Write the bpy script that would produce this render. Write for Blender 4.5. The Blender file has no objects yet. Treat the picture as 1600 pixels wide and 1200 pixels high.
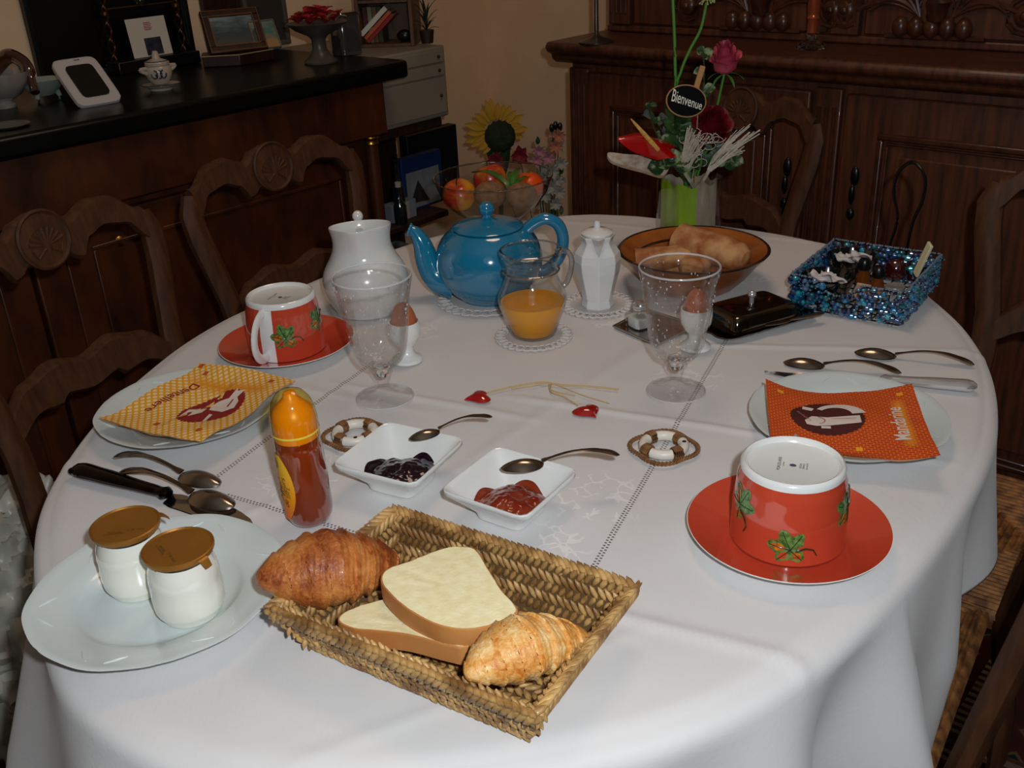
import bpy, math, random
from math import sin, cos, pi, sqrt, exp, radians as RD, atan2, hypot
from mathutils import Vector as Vc, Matrix as Mx, noise as NZ
import numpy as np
random.seed(7)
SC = bpy.context.scene
COL = SC.collection

# ---------------------------------------------------------------- camera
F = 1556.0; CXP, CYP = 800, 600
_d = np.array([160., 3200., F]); _d /= np.linalg.norm(_d)
_up = -_d; _yw = np.array([0, 0, 1.]) - _up[2]*_up; _yw /= np.linalg.norm(_yw)
ROT = np.array([np.cross(_yw, _up), _yw, _up])       # world = ROT @ (right, down, forward)
CAMP = np.array([0, 0, 1.25])
cd = bpy.data.cameras.new('camera'); cam = bpy.data.objects.new('camera', cd); COL.objects.link(cam)
_r, _dn, _f = ROT[:, 0], ROT[:, 1], ROT[:, 2]
cam.matrix_world = Mx(((_r[0], -_dn[0], -_f[0], 0), (_r[1], -_dn[1], -_f[1], 0), (_r[2], -_dn[2], -_f[2], 1.25), (0, 0, 0, 1)))
cd.sensor_width = 36; cd.lens = 36*F/1600; cd.clip_start = .02
SC.camera = cam
# ---------------------------------------------------------------- light and exposure
w = bpy.data.worlds.new('world'); SC.world = w; w.use_nodes = True
w.node_tree.nodes['Background'].inputs[0].default_value = (1, .86, .72, 1)
w.node_tree.nodes['Background'].inputs[1].default_value = .02
def light(name, typ, loc, power, color, size, target=None):
    l = bpy.data.lights.new(name, typ); l.energy = power; l.color = color
    if typ == 'AREA': l.shape = 'DISK'; l.size = size
    else: l.shadow_soft_size = size
    o = bpy.data.objects.new(name, l); COL.objects.link(o); o.location = loc
    if target: o.rotation_euler = (Vc(target)-Vc(loc)).to_track_quat('-Z', 'Y').to_euler()
    return o
light('camera_flash', 'POINT', (.055, -.01, 1.31), 25, (.89, .955, 1.0), .012)
light('ceiling_lamp_light', 'AREA', (.15, 1.35, 2.25), 3.6, (1, .70, .50), .5, (.1, 1.3, 0))
light('window_daylight', 'AREA', (-.1, -1.2, 2.1), .7, (.8, .9, 1.0), 1.0, (.1, 1.0, .7))
vs = SC.view_settings; vs.view_transform = 'Standard'; vs.look = 'None'; vs.gamma = 1; vs.exposure = 0
vs.use_curve_mapping = False

# ---------------------------------------------------------------- helpers
TZ = .75
def U(px, py, z):
    r = ROT @ np.array([px-CXP, py-CYP, F]); t = (z-CAMP[2])/r[2]; return Vc(CAMP+t*r)
def UY(px, py, Y):
    r = ROT @ np.array([px-CXP, py-CYP, F]); t = Y/r[1]; return Vc(CAMP+t*r)
ru = Vc((.673, .7397, 0)).normalized(); rv = Vc((ru.y, -ru.x, 0))       # along left wall / along back wall
def UV_(px, py, vv):      # point of the plane v = vv
    r = ROT @ np.array([px-CXP, py-CYP, F]); t = vv/(rv.x*r[0]+rv.y*r[1]); return Vc(CAMP+t*r)
def UU_(px, py, uu):
    r = ROT @ np.array([px-CXP, py-CYP, F]); t = uu/(ru.x*r[0]+ru.y*r[1]); return Vc(CAMP+t*r)
def RW(u, v, z): return Vc((ru.x*u+rv.x*v, ru.y*u+rv.y*v, z))
def uvz(p): return (ru.dot(p), rv.dot(p), p.z)
ANG_U = atan2(ru.y, ru.x); ANG_V = atan2(rv.y, rv.x)

def lin(h):
    h = h.lstrip('#'); c = [int(h[i:i+2], 16)/255 for i in (0, 2, 4)]
    return tuple(x/12.92 if x <= .04045 else ((x+.055)/1.055)**2.4 for x in c)+(1,)
class N:       # tiny node helper
    def __init__(s, m): s.t = m.node_tree; s.n = s.t.nodes; s.l = s.t.links
    def new(s, typ, **kw):
        nd = s.n.new(typ)
        for k, v in kw.items(): setattr(nd, k, v)
        return nd
    def put(s, sock, v):
        if isinstance(v, bpy.types.NodeSocket): s.l.new(v, sock)
        elif v is not None: sock.default_value = v
    def math(s, op, a, b=None, c=None, clamp=False):
        nd = s.new('ShaderNodeMath', operation=op); nd.use_clamp = clamp
        for i, v in enumerate((a, b, c)):
            if v is not None: s.put(nd.inputs[i], v)
        return nd.outputs[0]
    def mix(s, f, a, b):
        nd = s.new('ShaderNodeMix', data_type='RGBA'); s.put(nd.inputs[0], f); s.put(nd.inputs[6], a); s.put(nd.inputs[7], b)
        return nd.outputs[2]
    def ramp(s, f, stops):
        nd = s.new('ShaderNodeValToRGB'); s.put(nd.inputs[0], f); e = nd.color_ramp.elements
        while len(e) < len(stops): e.new(.5)
        for i, (p, c) in enumerate(stops): e[i].position = p; e[i].color = c
        return nd.outputs[0]
    def coord(s, kind='Object', scale=None):
        o = s.new('ShaderNodeTexCoord').outputs[kind]
        if scale is not None:
            mp = s.new('ShaderNodeMapping'); mp.inputs['Scale'].default_value = scale; s.l.new(o, mp.inputs[0]); o = mp.outputs[0]
        return o
    def noise(s, co, scale, detail=3, rough=.5, dist=0):
        nd = s.new('ShaderNodeTexNoise'); s.l.new(co, nd.inputs['Vector'])
        for k, v in (('Scale', scale), ('Detail', detail), ('Roughness', rough), ('Distortion', dist)): nd.inputs[k].default_value = v
        return nd.outputs['Fac']
    def bump(s, h, strength=.3, dist=.001):
        nd = s.new('ShaderNodeBump'); nd.inputs['Strength'].default_value = strength; nd.inputs['Distance'].default_value = dist
        s.l.new(h, nd.inputs['Height']); return nd.outputs[0]
def mat(name, col='#ffffff', rough=.5, metal=0, col2=None, nscale=20, stretch=(1, 1, 1), bump=0, bscale=None, bdist=.001,
        coat=0, spec=None, sss=0, contrast=(.35, .65), emit=None, detail=4, crough=.05):
    m = bpy.data.materials.new(name); m.use_nodes = True; n = N(m); b = n.n['Principled BSDF']
    c1 = lin(col); b.inputs['Base Color'].default_value = c1
    b.inputs['Roughness'].default_value = rough; b.inputs['Metallic'].default_value = metal
    if spec is not None: b.inputs['Specular IOR Level'].default_value = spec
    if coat: b.inputs['Coat Weight'].default_value = coat; b.inputs['Coat Roughness'].default_value = crough; b.inputs['Coat IOR'].default_value = 1.9 if coat >= .5 else 1.5
    if sss: b.inputs['Subsurface Weight'].default_value = sss; b.inputs['Subsurface Scale'].default_value = .004
    co = n.coord('Object', stretch)
    if col2:
        f = n.noise(co, nscale, detail)
        n.l.new(n.ramp(f, [(contrast[0], c1), (contrast[1], lin(col2))]), b.inputs['Base Color'])
    if bump: n.l.new(n.bump(n.noise(co, bscale or nscale, 4), bump, bdist), b.inputs['Normal'])
    if emit: b.inputs['Emission Color'].default_value = lin(emit[0]); b.inputs['Emission Strength'].default_value = emit[1]
    m['n'] = 1
    return m
def thin_glass(name, tint='#ffffff', rough=.02, refl=1.0, solid=0):
    m = bpy.data.materials.new(name); m.use_nodes = True; n = N(m); n.n.remove(n.n['Principled BSDF'])
    tr = n.new('ShaderNodeBsdfTransparent'); tr.inputs[0].default_value = lin(tint)
    gl = n.new('ShaderNodeBsdfGlossy'); gl.inputs['Roughness'].default_value = rough
    lw = n.new('ShaderNodeLayerWeight'); lw.inputs[0].default_value = .5
    f = n.math('MULTIPLY', n.math('ADD', .05, n.math('MULTIPLY', n.math('POWER', lw.outputs['Facing'], 4), .9)), refl, clamp=True)
    base = tr.outputs[0]
    if solid:
        rf = n.new('ShaderNodeBsdfRefraction'); rf.inputs['IOR'].default_value = 1.35; rf.inputs['Roughness'].default_value = .02
        bn = n.bump(n.noise(n.coord(), 80, 2), .5, .003); n.l.new(bn, gl.inputs['Normal'])
        m2 = n.new('ShaderNodeMixShader'); m2.inputs[0].default_value = solid; n.l.new(base, m2.inputs[1]); n.l.new(rf.outputs[0], m2.inputs[2]); base = m2.outputs[0]
    mx = n.new('ShaderNodeMixShader'); n.l.new(f, mx.inputs[0]); n.l.new(base, mx.inputs[1]); n.l.new(gl.outputs[0], mx.inputs[2])
    n.l.new(mx.outputs[0], n.n['Material Output'].inputs[0]); return m
def glass(name, tint='#ffffff', bumpy=0):
    m = bpy.data.materials.new(name); m.use_nodes = True; n = N(m); b = n.n['Principled BSDF']
    b.inputs['Base Color'].default_value = lin(tint); b.inputs['Transmission Weight'].default_value = 1
    b.inputs['Roughness'].default_value = .01; b.inputs['IOR'].default_value = 1.48
    if bumpy:
        n.l.new(n.bump(n.noise(n.coord(), 90, 2), bumpy, .002), b.inputs['Normal'])
    return m
def wood(name, c1, c2, rough=.45, stretch=(18, 18, 1.5), scale=6, bump=.15, coat=0):
    return mat(name, c1, rough, 0, c2, scale, stretch, bump, scale*2, .0006, coat, contrast=(.3, .72))

class G:
    def __init__(s): s.V = []; s.F = []
    def add(s, V, Fs):
        o = len(s.V); s.V += [tuple(v) for v in V]; s.F += [tuple(i+o for i in f) for f in Fs]; return s
    def grid(s, fn, nu, nv, cu=False, cv=False):
        V = []; Fc = []; U_ = nu if cu else nu+1; W_ = nv if cv else nv+1
        for i in range(U_):
            for j in range(W_): V.append(fn(i/nu, j/nv))
        for i in range(nu):
            for j in range(nv):
                a = i*W_+j; b = ((i+1) % U_)*W_+j; c = ((i+1) % U_)*W_+(j+1) % W_; d = i*W_+(j+1) % W_
                Fc.append((a, b, c, d))
        return s.add(V, Fc)
    def lathe(s, prof, n=48, c=(0, 0, 0), rf=None, cap=True):
        V = []; Fc = []
        for r, z in prof:
            for k in range(n):
                a = 2*pi*k/n; rr = r*(rf(a, z) if rf else 1); V.append((c[0]+rr*cos(a), c[1]+rr*sin(a), c[2]+z))
        m = len(prof)
        for i in range(m-1):
            for k in range(n):
                k2 = (k+1) % n; Fc.append((i*n+k, i*n+k2, (i+1)*n+k2, (i+1)*n+k))
        if cap:
            if prof[0][0] > 1e-6: Fc.append(tuple(reversed(range(n))))
            if prof[-1][0] > 1e-6: Fc.append(tuple((m-1)*n+k for k in range(n)))
        return s.add(V, Fc)
    def tube(s, path, rad, n=8, closed=False, flat=1.0, up=(0, 0, 1)):
        P = [Vc(p) for p in path]; m = len(P); V = []; Fc = []
        R = rad if isinstance(rad, (list, tuple)) else [rad]*m
        up = Vc(up)
        for i in range(m):
            a = P[(i-1) % m] if (closed or i > 0) else P[i]; b = P[(i+1) % m] if (closed or i < m-1) else P[i]
            t = (b-a).normalized(); x = t.cross(up)
            if x.length < .05: x = t.cross(Vc((0, 1, .1)))
            x.normalize(); y = x.cross(t)
            for k in range(n):
                g = 2*pi*(k+.5)/n; V.append(P[i]+x*(R[i]*cos(g))+y*(R[i]*flat*sin(g)))
        for i in range(m if closed else m-1):
            j = (i+1) % m
            for k in range(n):
                k2 = (k+1) % n; Fc.append((i*n+k, i*n+k2, j*n+k2, j*n+k))
        if not closed: Fc.append(tuple(reversed(range(n)))); Fc.append(tuple((m-1)*n+k for k in range(n)))
        return s.add(V, Fc)
    def box(s, x0, x1, y0, y1, z0, z1):
        V = [(x, y, z) for x in (x0, x1) for y in (y0, y1) for z in (z0, z1)]
        return s.add(V, [(0, 1, 3, 2), (4, 6, 7, 5), (0, 4, 5, 1), (2, 3, 7, 6), (0, 2, 6, 4), (1, 5, 7, 3)])
    def ball(s, c, r, nu=12, nv=8, M=None):
        if not hasattr(r, '__len__'): r = (r, r, r)
        V = [Vc((0, 0, -r[2]))]; Fc = []
        for j in range(1, nv):
            p = -pi/2+pi*j/nv
            for k in range(nu): a = 2*pi*k/nu; V.append(Vc((r[0]*cos(p)*cos(a), r[1]*cos(p)*sin(a), r[2]*sin(p))))
        V.append(Vc((0, 0, r[2]))); L = len(V)-1
        for k in range(nu):
            k2 = (k+1) % nu; Fc.append((0, 1+k2, 1+k)); Fc.append((L, L-nu+k, L-nu+k2))
            for j in range(nv-2): a = 1+j*nu; Fc.append((a+k, a+k2, a+nu+k2, a+nu+k))
        if M is not None: V = [M @ v for v in V]
        return s.add([v+Vc(c) for v in V], Fc)
    def prism(s, pts, z0, z1):
        n = len(pts); V = [(x, y, z0) for x, y in pts]+[(x, y, z1) for x, y in pts]
        return s.add(V, [tuple(reversed(range(n))), tuple(range(n, 2*n))]+[(k, (k+1) % n, n+(k+1) % n, n+k) for k in range(n)])
    def slab(s, pts, d):    # 3D outline extruded by vector d
        n = len(pts); P = [Vc(p) for p in pts]; V = P+[p+Vc(d) for p in P]
        return s.add(V, [tuple(range(n)), tuple(reversed(range(n, 2*n)))]+[(k, n+k, n+(k+1) % n, (k+1) % n) for k in range(n)])
    def xf(s, M, start=0):
        s.V[start:] = [tuple(M @ Vc(v)) for v in s.V[start:]]; return s
    def out(s, name, m, parent=None, smooth=True, bevel=0, loc=None, rot=None, sub=0, fixn=True, uvs=None):
        me = bpy.data.meshes.new(name); me.from_pydata(s.V, [], s.F)
        if fixn:
            import bmesh
            bm = bmesh.new(); bm.from_mesh(me); bmesh.ops.recalc_face_normals(bm, faces=bm.faces); bm.to_mesh(me); bm.free()
        me.materials.append(m)
        if uvs:
            ul = me.uv_layers.new(name='UVMap')
            for lp in me.loops: ul.data[lp.index].uv = uvs[lp.vertex_index]
        o = bpy.data.objects.new(name, me); COL.objects.link(o)
        if smooth:
            me.polygons.foreach_set('use_smooth', [True]*len(me.polygons))
            try: me.set_sharp_from_angle(angle=RD(40))
            except Exception: pass
        if bevel:
            b = o.modifiers.new('bevel', 'BEVEL'); b.width = bevel; b.segments = 2; b.limit_method = 'ANGLE'
        if sub:
            q = o.modifiers.new('sub', 'SUBSURF'); q.levels = sub; q.render_levels = sub
        if parent: o.parent = parent
        if loc is not None: o.location = loc
        if rot is not None: o.rotation_euler = rot
        return o
def tag(o, label, cat, group=None):
    o['label'] = label; o['category'] = cat
    if group: o['group'] = group
    return o
def thing(name, label, cat, loc, rz=0, group=None, rot=None):
    o = bpy.data.objects.new(name, None); COL.objects.link(o); o.location = loc
    o.rotation_euler = rot or (0, 0, rz); o.empty_display_size = .05
    return tag(o, label, cat, group)
def struct(o): o['kind'] = 'structure'; return o
def stuff(o): o['kind'] = 'stuff'; return o
def copy_tree(o, parent=None):
    c = o.copy(); COL.objects.link(c); c.parent = parent
    for ch in list(o.children): copy_tree(ch, c)
    return c
def pwl(x, pts):
    if x <= pts[0][0]: return pts[0][1]
    for (a, b), (c, d) in zip(pts, pts[1:]):
        if x <= c:
            t = (x-a)/(c-a); t = t*t*(3-2*t); return b+(d-b)*t
    return pts[-1][1]
def crv(pts, n, closed=False):      # Catmull-Rom
    P = [Vc(p) for p in pts]; m = len(P); out = []
    segs = m if closed else m-1
    for i in range(segs):
        g = (lambda k: P[k % m]) if closed else (lambda k: P[max(0, min(m-1, k))])
        a, b, c, d = g(i-1), g(i), g(i+1), g(i+2)
        for k in range(n):
            t = k/n; out.append(.5*((2*b)+(c-a)*t+(2*a-5*b+4*c-d)*t*t+(3*b-a-3*c+d)*t**3))
    if not closed: out.append(P[-1])
    return out
def text_geo(s, w=None, h=None, shear=0, offset=0):
    cu = bpy.data.curves.new('txt', 'FONT'); cu.body = s; cu.size = 1; cu.shear = shear; cu.offset = offset; cu.resolution_u = 3
    o = bpy.data.objects.new('txt', cu); COL.objects.link(o)
    dg = bpy.context.evaluated_depsgraph_get(); me = o.evaluated_get(dg).to_mesh()
    V = [Vc(v.co) for v in me.vertices]; Fc = [tuple(p.vertices) for p in me.polygons]
    o.evaluated_get(dg).to_mesh_clear(); bpy.data.objects.remove(o); bpy.data.curves.remove(cu)
    x0 = min(v.x for v in V); x1 = max(v.x for v in V); y0 = min(v.y for v in V); y1 = max(v.y for v in V)
    kx = (w/(x1-x0)) if w else 1; ky = (h/(y1-y0)) if h else kx
    if not w: kx = ky
    return [Vc(((v.x-(x0+x1)/2)*kx, (v.y-(y0+y1)/2)*ky, 0)) for v in V], Fc

# ---------------------------------------------------------------- materials
m_wall = mat('wall_paint', '#f2cfa8', .9, 0, '#ebc69e', 8, bump=.2, bscale=150)
m_ceil = mat('ceiling_paint', '#b9b0a2', .9, 0, '#b0a698', 5)
m_floor = wood('floor_boards', '#3a1f12', '#22120a', .45, (1.5, 14, 14), 5)
m_buffet = wood('buffet_oak', '#663721', '#3d1f12', .45, (16, 16, 1.2), 6, coat=.15)
m_buffetd = wood('buffet_carving', '#5a301c', '#321a0f', .32, (4, 4, 4), 8, coat=.3)
m_mahog = wood('mahogany', '#582a0f', '#2c1206', .4, (5, 5, 2), 4, coat=.1)
m_chair = mat('chair_wood', '#593620', .6, 0, '#3b2315', 8, (12, 12, 2), .15, 16, .0006, spec=.25, contrast=(.3, .72))
m_marble = mat('black_marble', '#090a0a', .3, 0, '#1d211b', 14, contrast=(.62, .8), spec=.25)
m_gold = mat('brass', '#c79a45', .3, 1)
m_steel = mat('steel', '#b8b4ae', .14, 1, bump=.03, bscale=40)
m_silver = mat('old_silver', '#b9ada0', .2, 1, '#8f8174', 25, bump=.05, bscale=60)
m_white = mat('white_china', '#e8e9e6', .18, coat=.5)
m_platew = mat('plate_china', '#d3dcdb', .2, coat=.4)
m_red = mat('red_glaze', '#cb4a30', .16, 0, '#c3422a', 4, coat=.6)
m_glass = thin_glass('blown_glass', '#ffffff', .03, .9, solid=.05)
m_thin = thin_glass('clear_glass', '#f2f5f4', .02, 1.3)
m_black = mat('black_plastic', '#0c0c0d', .3)
m_rush = mat('rush_straw', '#a9703a', .7, 0, '#613a1d', 60, (1, 1, 1), .4, 200)

# ================================================================ SETTING
g = G(); g.box(-3.2, 3.4, -2.2, 4.2, -.04, 0); struct(g.out('floor', m_floor, smooth=False))
UW, VW = 2.34, -2.16
def roombox(name, u0, u1, v0, v1, z0, z1, m):
    g = G(); g.box(u0, u1, v0, v1, z0, z1); o = g.out(name, m, smooth=False)
    # local x = u, local y = v  (mirror handled through explicit verts)
    me = o.data
    for v in me.vertices: v.co = RW(v.co.x, v.co.y, v.co.z)
    me.update(); return struct(o)
roombox('wall_back', UW, UW+.1, VW, 1.6, 0, 2.6, m_wall)
roombox('wall_left', -1.6, UW+.1, VW-.1, VW, 0, 2.6, m_wall)
g = G(); g.box(-3.2, 3.4, -2.2, 4.2, 2.6, 2.66); struct(g.out('ceiling', m_ceil, smooth=False))
# skirting boards
m_trim = wood('trim_wood', '#3c2012', '#27140b', .5)
roombox('baseboard_back', UW-.018, UW, VW+.018, 1.5, 0, .1, m_trim)
roombox('baseboard_left', -1.5, UW-.018, VW, VW+.018, 0, .1, m_trim)

# rug
def rug_mat():
    m = mat('rug_wool', '#4a0f0d', .95); n = N(m); b = n.n['Principled BSDF']; co = n.coord('Object')
    sx = n.new('ShaderNodeSeparateXYZ'); n.l.new(co, sx.inputs[0])
    v = n.new('ShaderNodeTexVoronoi', feature='F1', distance='MANHATTAN'); v.inputs['Scale'].default_value = 14; v.inputs['Randomness'].default_value = .15
    n.l.new(co, v.inputs[0])
    c1 = n.ramp(v.outputs['Distance'], [(.25, lin('#120f1c')), (.33, lin('#6d5a40')), (.4, lin('#4a0f0d')), (.7, lin('#3a0a0a'))])
    st = n.math('GREATER_THAN', n.math('FRACT', n.math('MULTIPLY', sx.outputs[0], 5)), .86)
    dz = n.math('GREATER_THAN', n.math('FRACT', n.math('MULTIPLY', sx.outputs[1], 60)), .5)
    n.l.new(n.mix(n.math('MULTIPLY', st, dz), c1, lin('#8b8069')), b.inputs['Base Color']); return m
g = G(); g.grid(lambda a, b: (-1.25+2.5*a, -.95+1.9*b, .008+.0015*sin(a*31)*sin(b*22)), 40, 40)
g.box(-1.25, 1.25, -.95, .95, .0005, .006)
tag(g.out('rug', rug_mat(), loc=(.40, .85, .001), rot=(0, 0, ANG_V)), 'dark red patterned oriental rug under the table', 'rug')

# ================================================================ TABLE + CLOTH
OUT = crv([(.105, 1.70, 0), (.20, 1.69, 0), (.332, 1.615, 0), (.462, 1.515, 0), (.540, 1.385, 0), (.560, 1.21, 0), (.543, 1.05, 0), (.482, .89, 0), (.400, .765, 0), (.295, .645, 0), (.195, .555, 0), (.10, .502, 0),
           (.0, .478, 0), (-.11, .468, 0), (-.225, .492, 0), (-.325, .565, 0), (-.398, .69, 0), (-.448, .82, 0), (-.460, .95, 0), (-.448, 1.1, 0), (-.395, 1.27, 0), (-.27, 1.45, 0), (-.137, 1.60, 0), (-.02, 1.67, 0)], 24, True)
CTR = Vc((.06, 1.06, 0))
def resample(P, n):
    L = [0]
    for i in range(len(P)): L.append(L[-1]+(P[(i+1) % len(P)]-P[i]).length)
    T = L[-1]; out = []; j = 0
    for k in range(n):
        s = T*k/n
        while L[j+1] < s: j += 1
        t = (s-L[j])/(L[j+1]-L[j]); out.append(P[j].lerp(P[(j+1) % len(P)], t))
    return out
NA = 620; EDG = resample(OUT, NA)
m_tabw = wood('table_wood', '#4a2a18', '#2c170c', .4)
tb = thing('dining_table', 'large oval dining table hidden under the white cloth', 'table', (CTR.x, CTR.y, 0))
g = G(); g.prism([((p.x-CTR.x)*.975, (p.y-CTR.y)*.975) for p in EDG[::-8]], .715, .744); g.out('tabletop', m_tabw, tb)
g = G(); g.prism([((p.x-CTR.x)*.8, (p.y-CTR.y)*.8) for p in EDG[::-8]], .64, .7145); g.out('apron', m_tabw, tb)
for sx, sy in ((-.22, -.3), (.2, -.28), (-.16, .32), (.22, .3)):
    g = G(); g.lathe([(.02, 0), (.026, .02), (.018, .06), (.026, .3), (.03, .45), (.022, .5), (.032, .56), (.032, .6395)], 16, (sx, sy, 0)); g.out('leg', m_tabw, tb)

def seg2(p, q, z=TZ): a = U(*p, z); b = U(*q, z); return (a.xy, b.xy)
CREASE = [(seg2((560, 605), (800, 650)), .0022, .006), (seg2((830, 625), (1430, 715)), .0024, .006), (seg2((1130, 540), (1545, 550)), .0018, .006),
          (seg2((700, 745), (1040, 520)), .0012, .010), (seg2((360, 585), (640, 640)), .0012, .007), (seg2((940, 955), (1260, 1035)), .0026, .006),
          (seg2((870, 345), (1480, 395)), .0016, .008), (seg2((100, 930), (420, 790)), .0012, .006), (seg2((470, 1190), (960, 1000)), .0010, .007),
          (seg2((640, 520), (900, 400)), .0012, .010), (seg2((1000, 560), (1180, 380)), .0010, .010), (seg2((110, 715), (400, 800)), .0016, .007)]
def crease_z(x, y):
    z = 0
    for (a, b), h, wd in CREASE:
        d = b-a; L = d.length; d = d/L; rx, ry = x-a.x, y-a.y; s = rx*d.x+ry*d.y
        if s < -.05 or s > L+.05: continue
        t = -rx*d.y+ry*d.x
        if abs(t) > wd*3: continue
        e = min(1, max(0, (s+.05)/.06))*min(1, max(0, (L+.05-s)/.06)); z += h*e*exp(-(t/wd)**2)
    z += .0011*NZ.noise(Vc((x*9, y*9, 3)))+.0006*NZ.noise(Vc((x*24, y*13, 9)))
    return z
LEN = [(-180, .30), (-150, .34), (-125, .48), (-100, .46), (-75, .5), (-55, .5), (-47, .46), (-41, .26), (-34, .17), (-25, .15), (-10, .13), (20, .15), (60, .2), (100, .22), (150, .25), (180, .30)]
NT, ND = 150, 46
V = []; Fc = []
nrm = []
for k in range(NA):
    t = (EDG[(k+1) % NA]-EDG[k-1]).normalized(); n_ = Vc((t.y, -t.x, 0))
    if n_.dot(EDG[k]-CTR) < 0: n_ = -n_
    nrm.append(n_)
V.append((CTR.x, CTR.y, TZ))
for i in range(1, NT+1):
    f = i/NT
    for k in range(NA):
        p = CTR.lerp(EDG[k], f); e = max(0, 1-max(0, (f-.965)/.035)**2*.35)
        V.append((p.x, p.y, TZ-.003+crease_z(p.x, p.y)+.003*1-(.004*max(0, (f-.97)/.03)**2)))
RR = .014
for i in range(1, ND+1):
    for k in range(NA):
        p = EDG[k]; a = math.degrees(atan2(p.y-CTR.y, p.x-CTR.x)); Ln = pwl(a, LEN)+.012*sin(RD(a)*7)
        d = Ln*(i/ND)**1.15
        if d < RR*pi/2: th = d/RR; off = RR*sin(th); dz = RR*(1-cos(th)); hang = 0
        else: hang = d-RR*pi/2; off = RR; dz = RR+hang
        s = k/NA*2*pi
        am = min(1, hang/.16)
        fold = am*(.016*sin(13*s+1.0+1.5*sin(3*s))+.012*sin(23*s+.6+2*hang)+.010*NZ.noise(Vc((s*7, hang*3, 1))))
        if -75 < a < -30: fold += am*.032*exp(-((a+63)/6)**2)+am*.022*exp(-((a+43)/4)**2)
        if -150 < a < -60: fold += am*.02*sin(RD(a)*22)
        fold += hang*pwl(a, [(-180, .15), (-165, .25), (-150, .30), (-125, .22), (-90, .03), (-60, -.035), (-35, -.05), (-20, .05), (20, .1)])
        q = p+nrm[k]*(off+fold); fr = min(1, hang/.03)
        V.append((q.x, q.y, TZ-.004-dz+(1-fr)*.0*0+crease_z(p.x, p.y)*(1-fr)))
rows = NT+ND
for k in range(NA): Fc.append((0, 1+k, 1+(k+1) % NA))
for i in range(rows-1):
    a0 = 1+i*NA; a1 = a0+NA
    for k in range(NA): Fc.append((a0+k, a1+k, a1+(k+1) % NA, a0+(k+1) % NA))
def cloth_mat():
    m = mat('white_linen', '#d9d6d5', .85); n = N(m); b = n.n['Principled BSDF']; co = n.coord('Object')
    b.inputs['Sheen Weight'].default_value = .15
    sp = n.new('ShaderNodeSeparateXYZ'); n.l.new(co, sp.inputs[0]); X, Y = sp.outputs[0], sp.outputs[1]
    tot = None
    for a, c in (((905, 925), (1140, 522)), ((335, 748), (425, 681)), ((478, 641), (596, 556)), ((352, 773), (560, 835))):
        A, B = U(*a, TZ), U(*c, TZ); D = (B-A); L = D.length; D = D/L
        s = n.math('ADD', n.math('MULTIPLY', n.math('SUBTRACT', X, A.x), D.x), n.math('MULTIPLY', n.math('SUBTRACT', Y, A.y), D.y))
        t = n.math('ADD', n.math('MULTIPLY', n.math('SUBTRACT', X, A.x), -D.y), n.math('MULTIPLY', n.math('SUBTRACT', Y, A.y), D.x))
        side = n.math('MULTIPLY', n.math('GREATER_THAN', t, 0), .5)
        hole = n.math('LESS_THAN', n.math('FRACT', n.math('ADD', n.math('MULTIPLY', s, 1/.0040), side)), .42)
        row = n.math('LESS_THAN', n.math('ABSOLUTE', n.math('SUBTRACT', n.math('ABSOLUTE', t), .0016)), .0011)
        ins = n.math('LESS_THAN', n.math('ABSOLUTE', n.math('SUBTRACT', s, L/2)), L/2)
        q = n.math('MULTIPLY', n.math('MULTIPLY', hole, row), ins)
        tot = q if tot is None else n.math('MAXIMUM', tot, q)
    emb = None
    for c, r in (((930, 775), .055), ((480, 745), .06), ((860, 850), .04), ((640, 520), .045), ((1075, 590), .045), ((1170, 430), .05), ((960, 500), .04), ((500, 690), .03)):
        P_ = U(*c, TZ); dx = n.math('SUBTRACT', X, P_.x); dy = n.math('SUBTRACT', Y, P_.y)
        dd = n.math('SQRT', n.math('ADD', n.math('MULTIPLY', dx, dx), n.math('MULTIPLY', dy, dy)))
        e = n.math('SUBTRACT', 1, n.math('DIVIDE', dd, r), clamp=True); emb = e if emb is None else n.math('MAXIMUM', emb, e)
    emb = n.math('MULTIPLY', emb, 3, clamp=True)
    wv = n.new('ShaderNodeTexVoronoi', feature='DISTANCE_TO_EDGE'); wv.inputs['Scale'].default_value = 62
    dn = n.new('ShaderNodeTexNoise'); dn.inputs['Scale'].default_value = 40; n.l.new(co, dn.inputs['Vector'])
    vm = n.new('ShaderNodeVectorMath', operation='MULTIPLY_ADD'); n.l.new(dn.outputs['Color'], vm.inputs[0]); vm.inputs[1].default_value = (.03, .03, .03); n.l.new(co, vm.inputs[2])
    n.l.new(vm.outputs[0], wv.inputs['Vector'])
    line = n.math('MULTIPLY', n.math('LESS_THAN', wv.outputs['Distance'], .07), n.math('GREATER_THAN', n.noise(co, 45, 1), .5))
    line = n.math('MULTIPLY', line, emb)
    base = n.mix(n.math('MULTIPLY', line, .6), lin('#d9d6d5'), lin('#f2efec'))
    base = n.mix(tot, base, lin('#5d5352'))
    n.l.new(base, b.inputs['Base Color'])
    h = n.math('ADD', n.math('MULTIPLY', n.noise(n.coord('Object', (1, .35, 1)), 260, 2), .35), n.math('ADD', n.math('MULTIPLY', n.noise(co, 16, 3), .5), n.math('MULTIPLY', line, 1.2)))
    n.l.new(n.bump(h, .45, .0011), b.inputs['Normal']); return m
m_cloth = cloth_mat()
g = G(); g.V = V; g.F = Fc
tc = g.out('tablecloth', m_cloth, fixn=True)
tag(tc, 'white linen cloth with embroidery and hemstitching draped over the oval table', 'tablecloth')
sd = tc.modifiers.new('s', 'SOLIDIFY'); sd.thickness = .0008; sd.offset = -1

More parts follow.
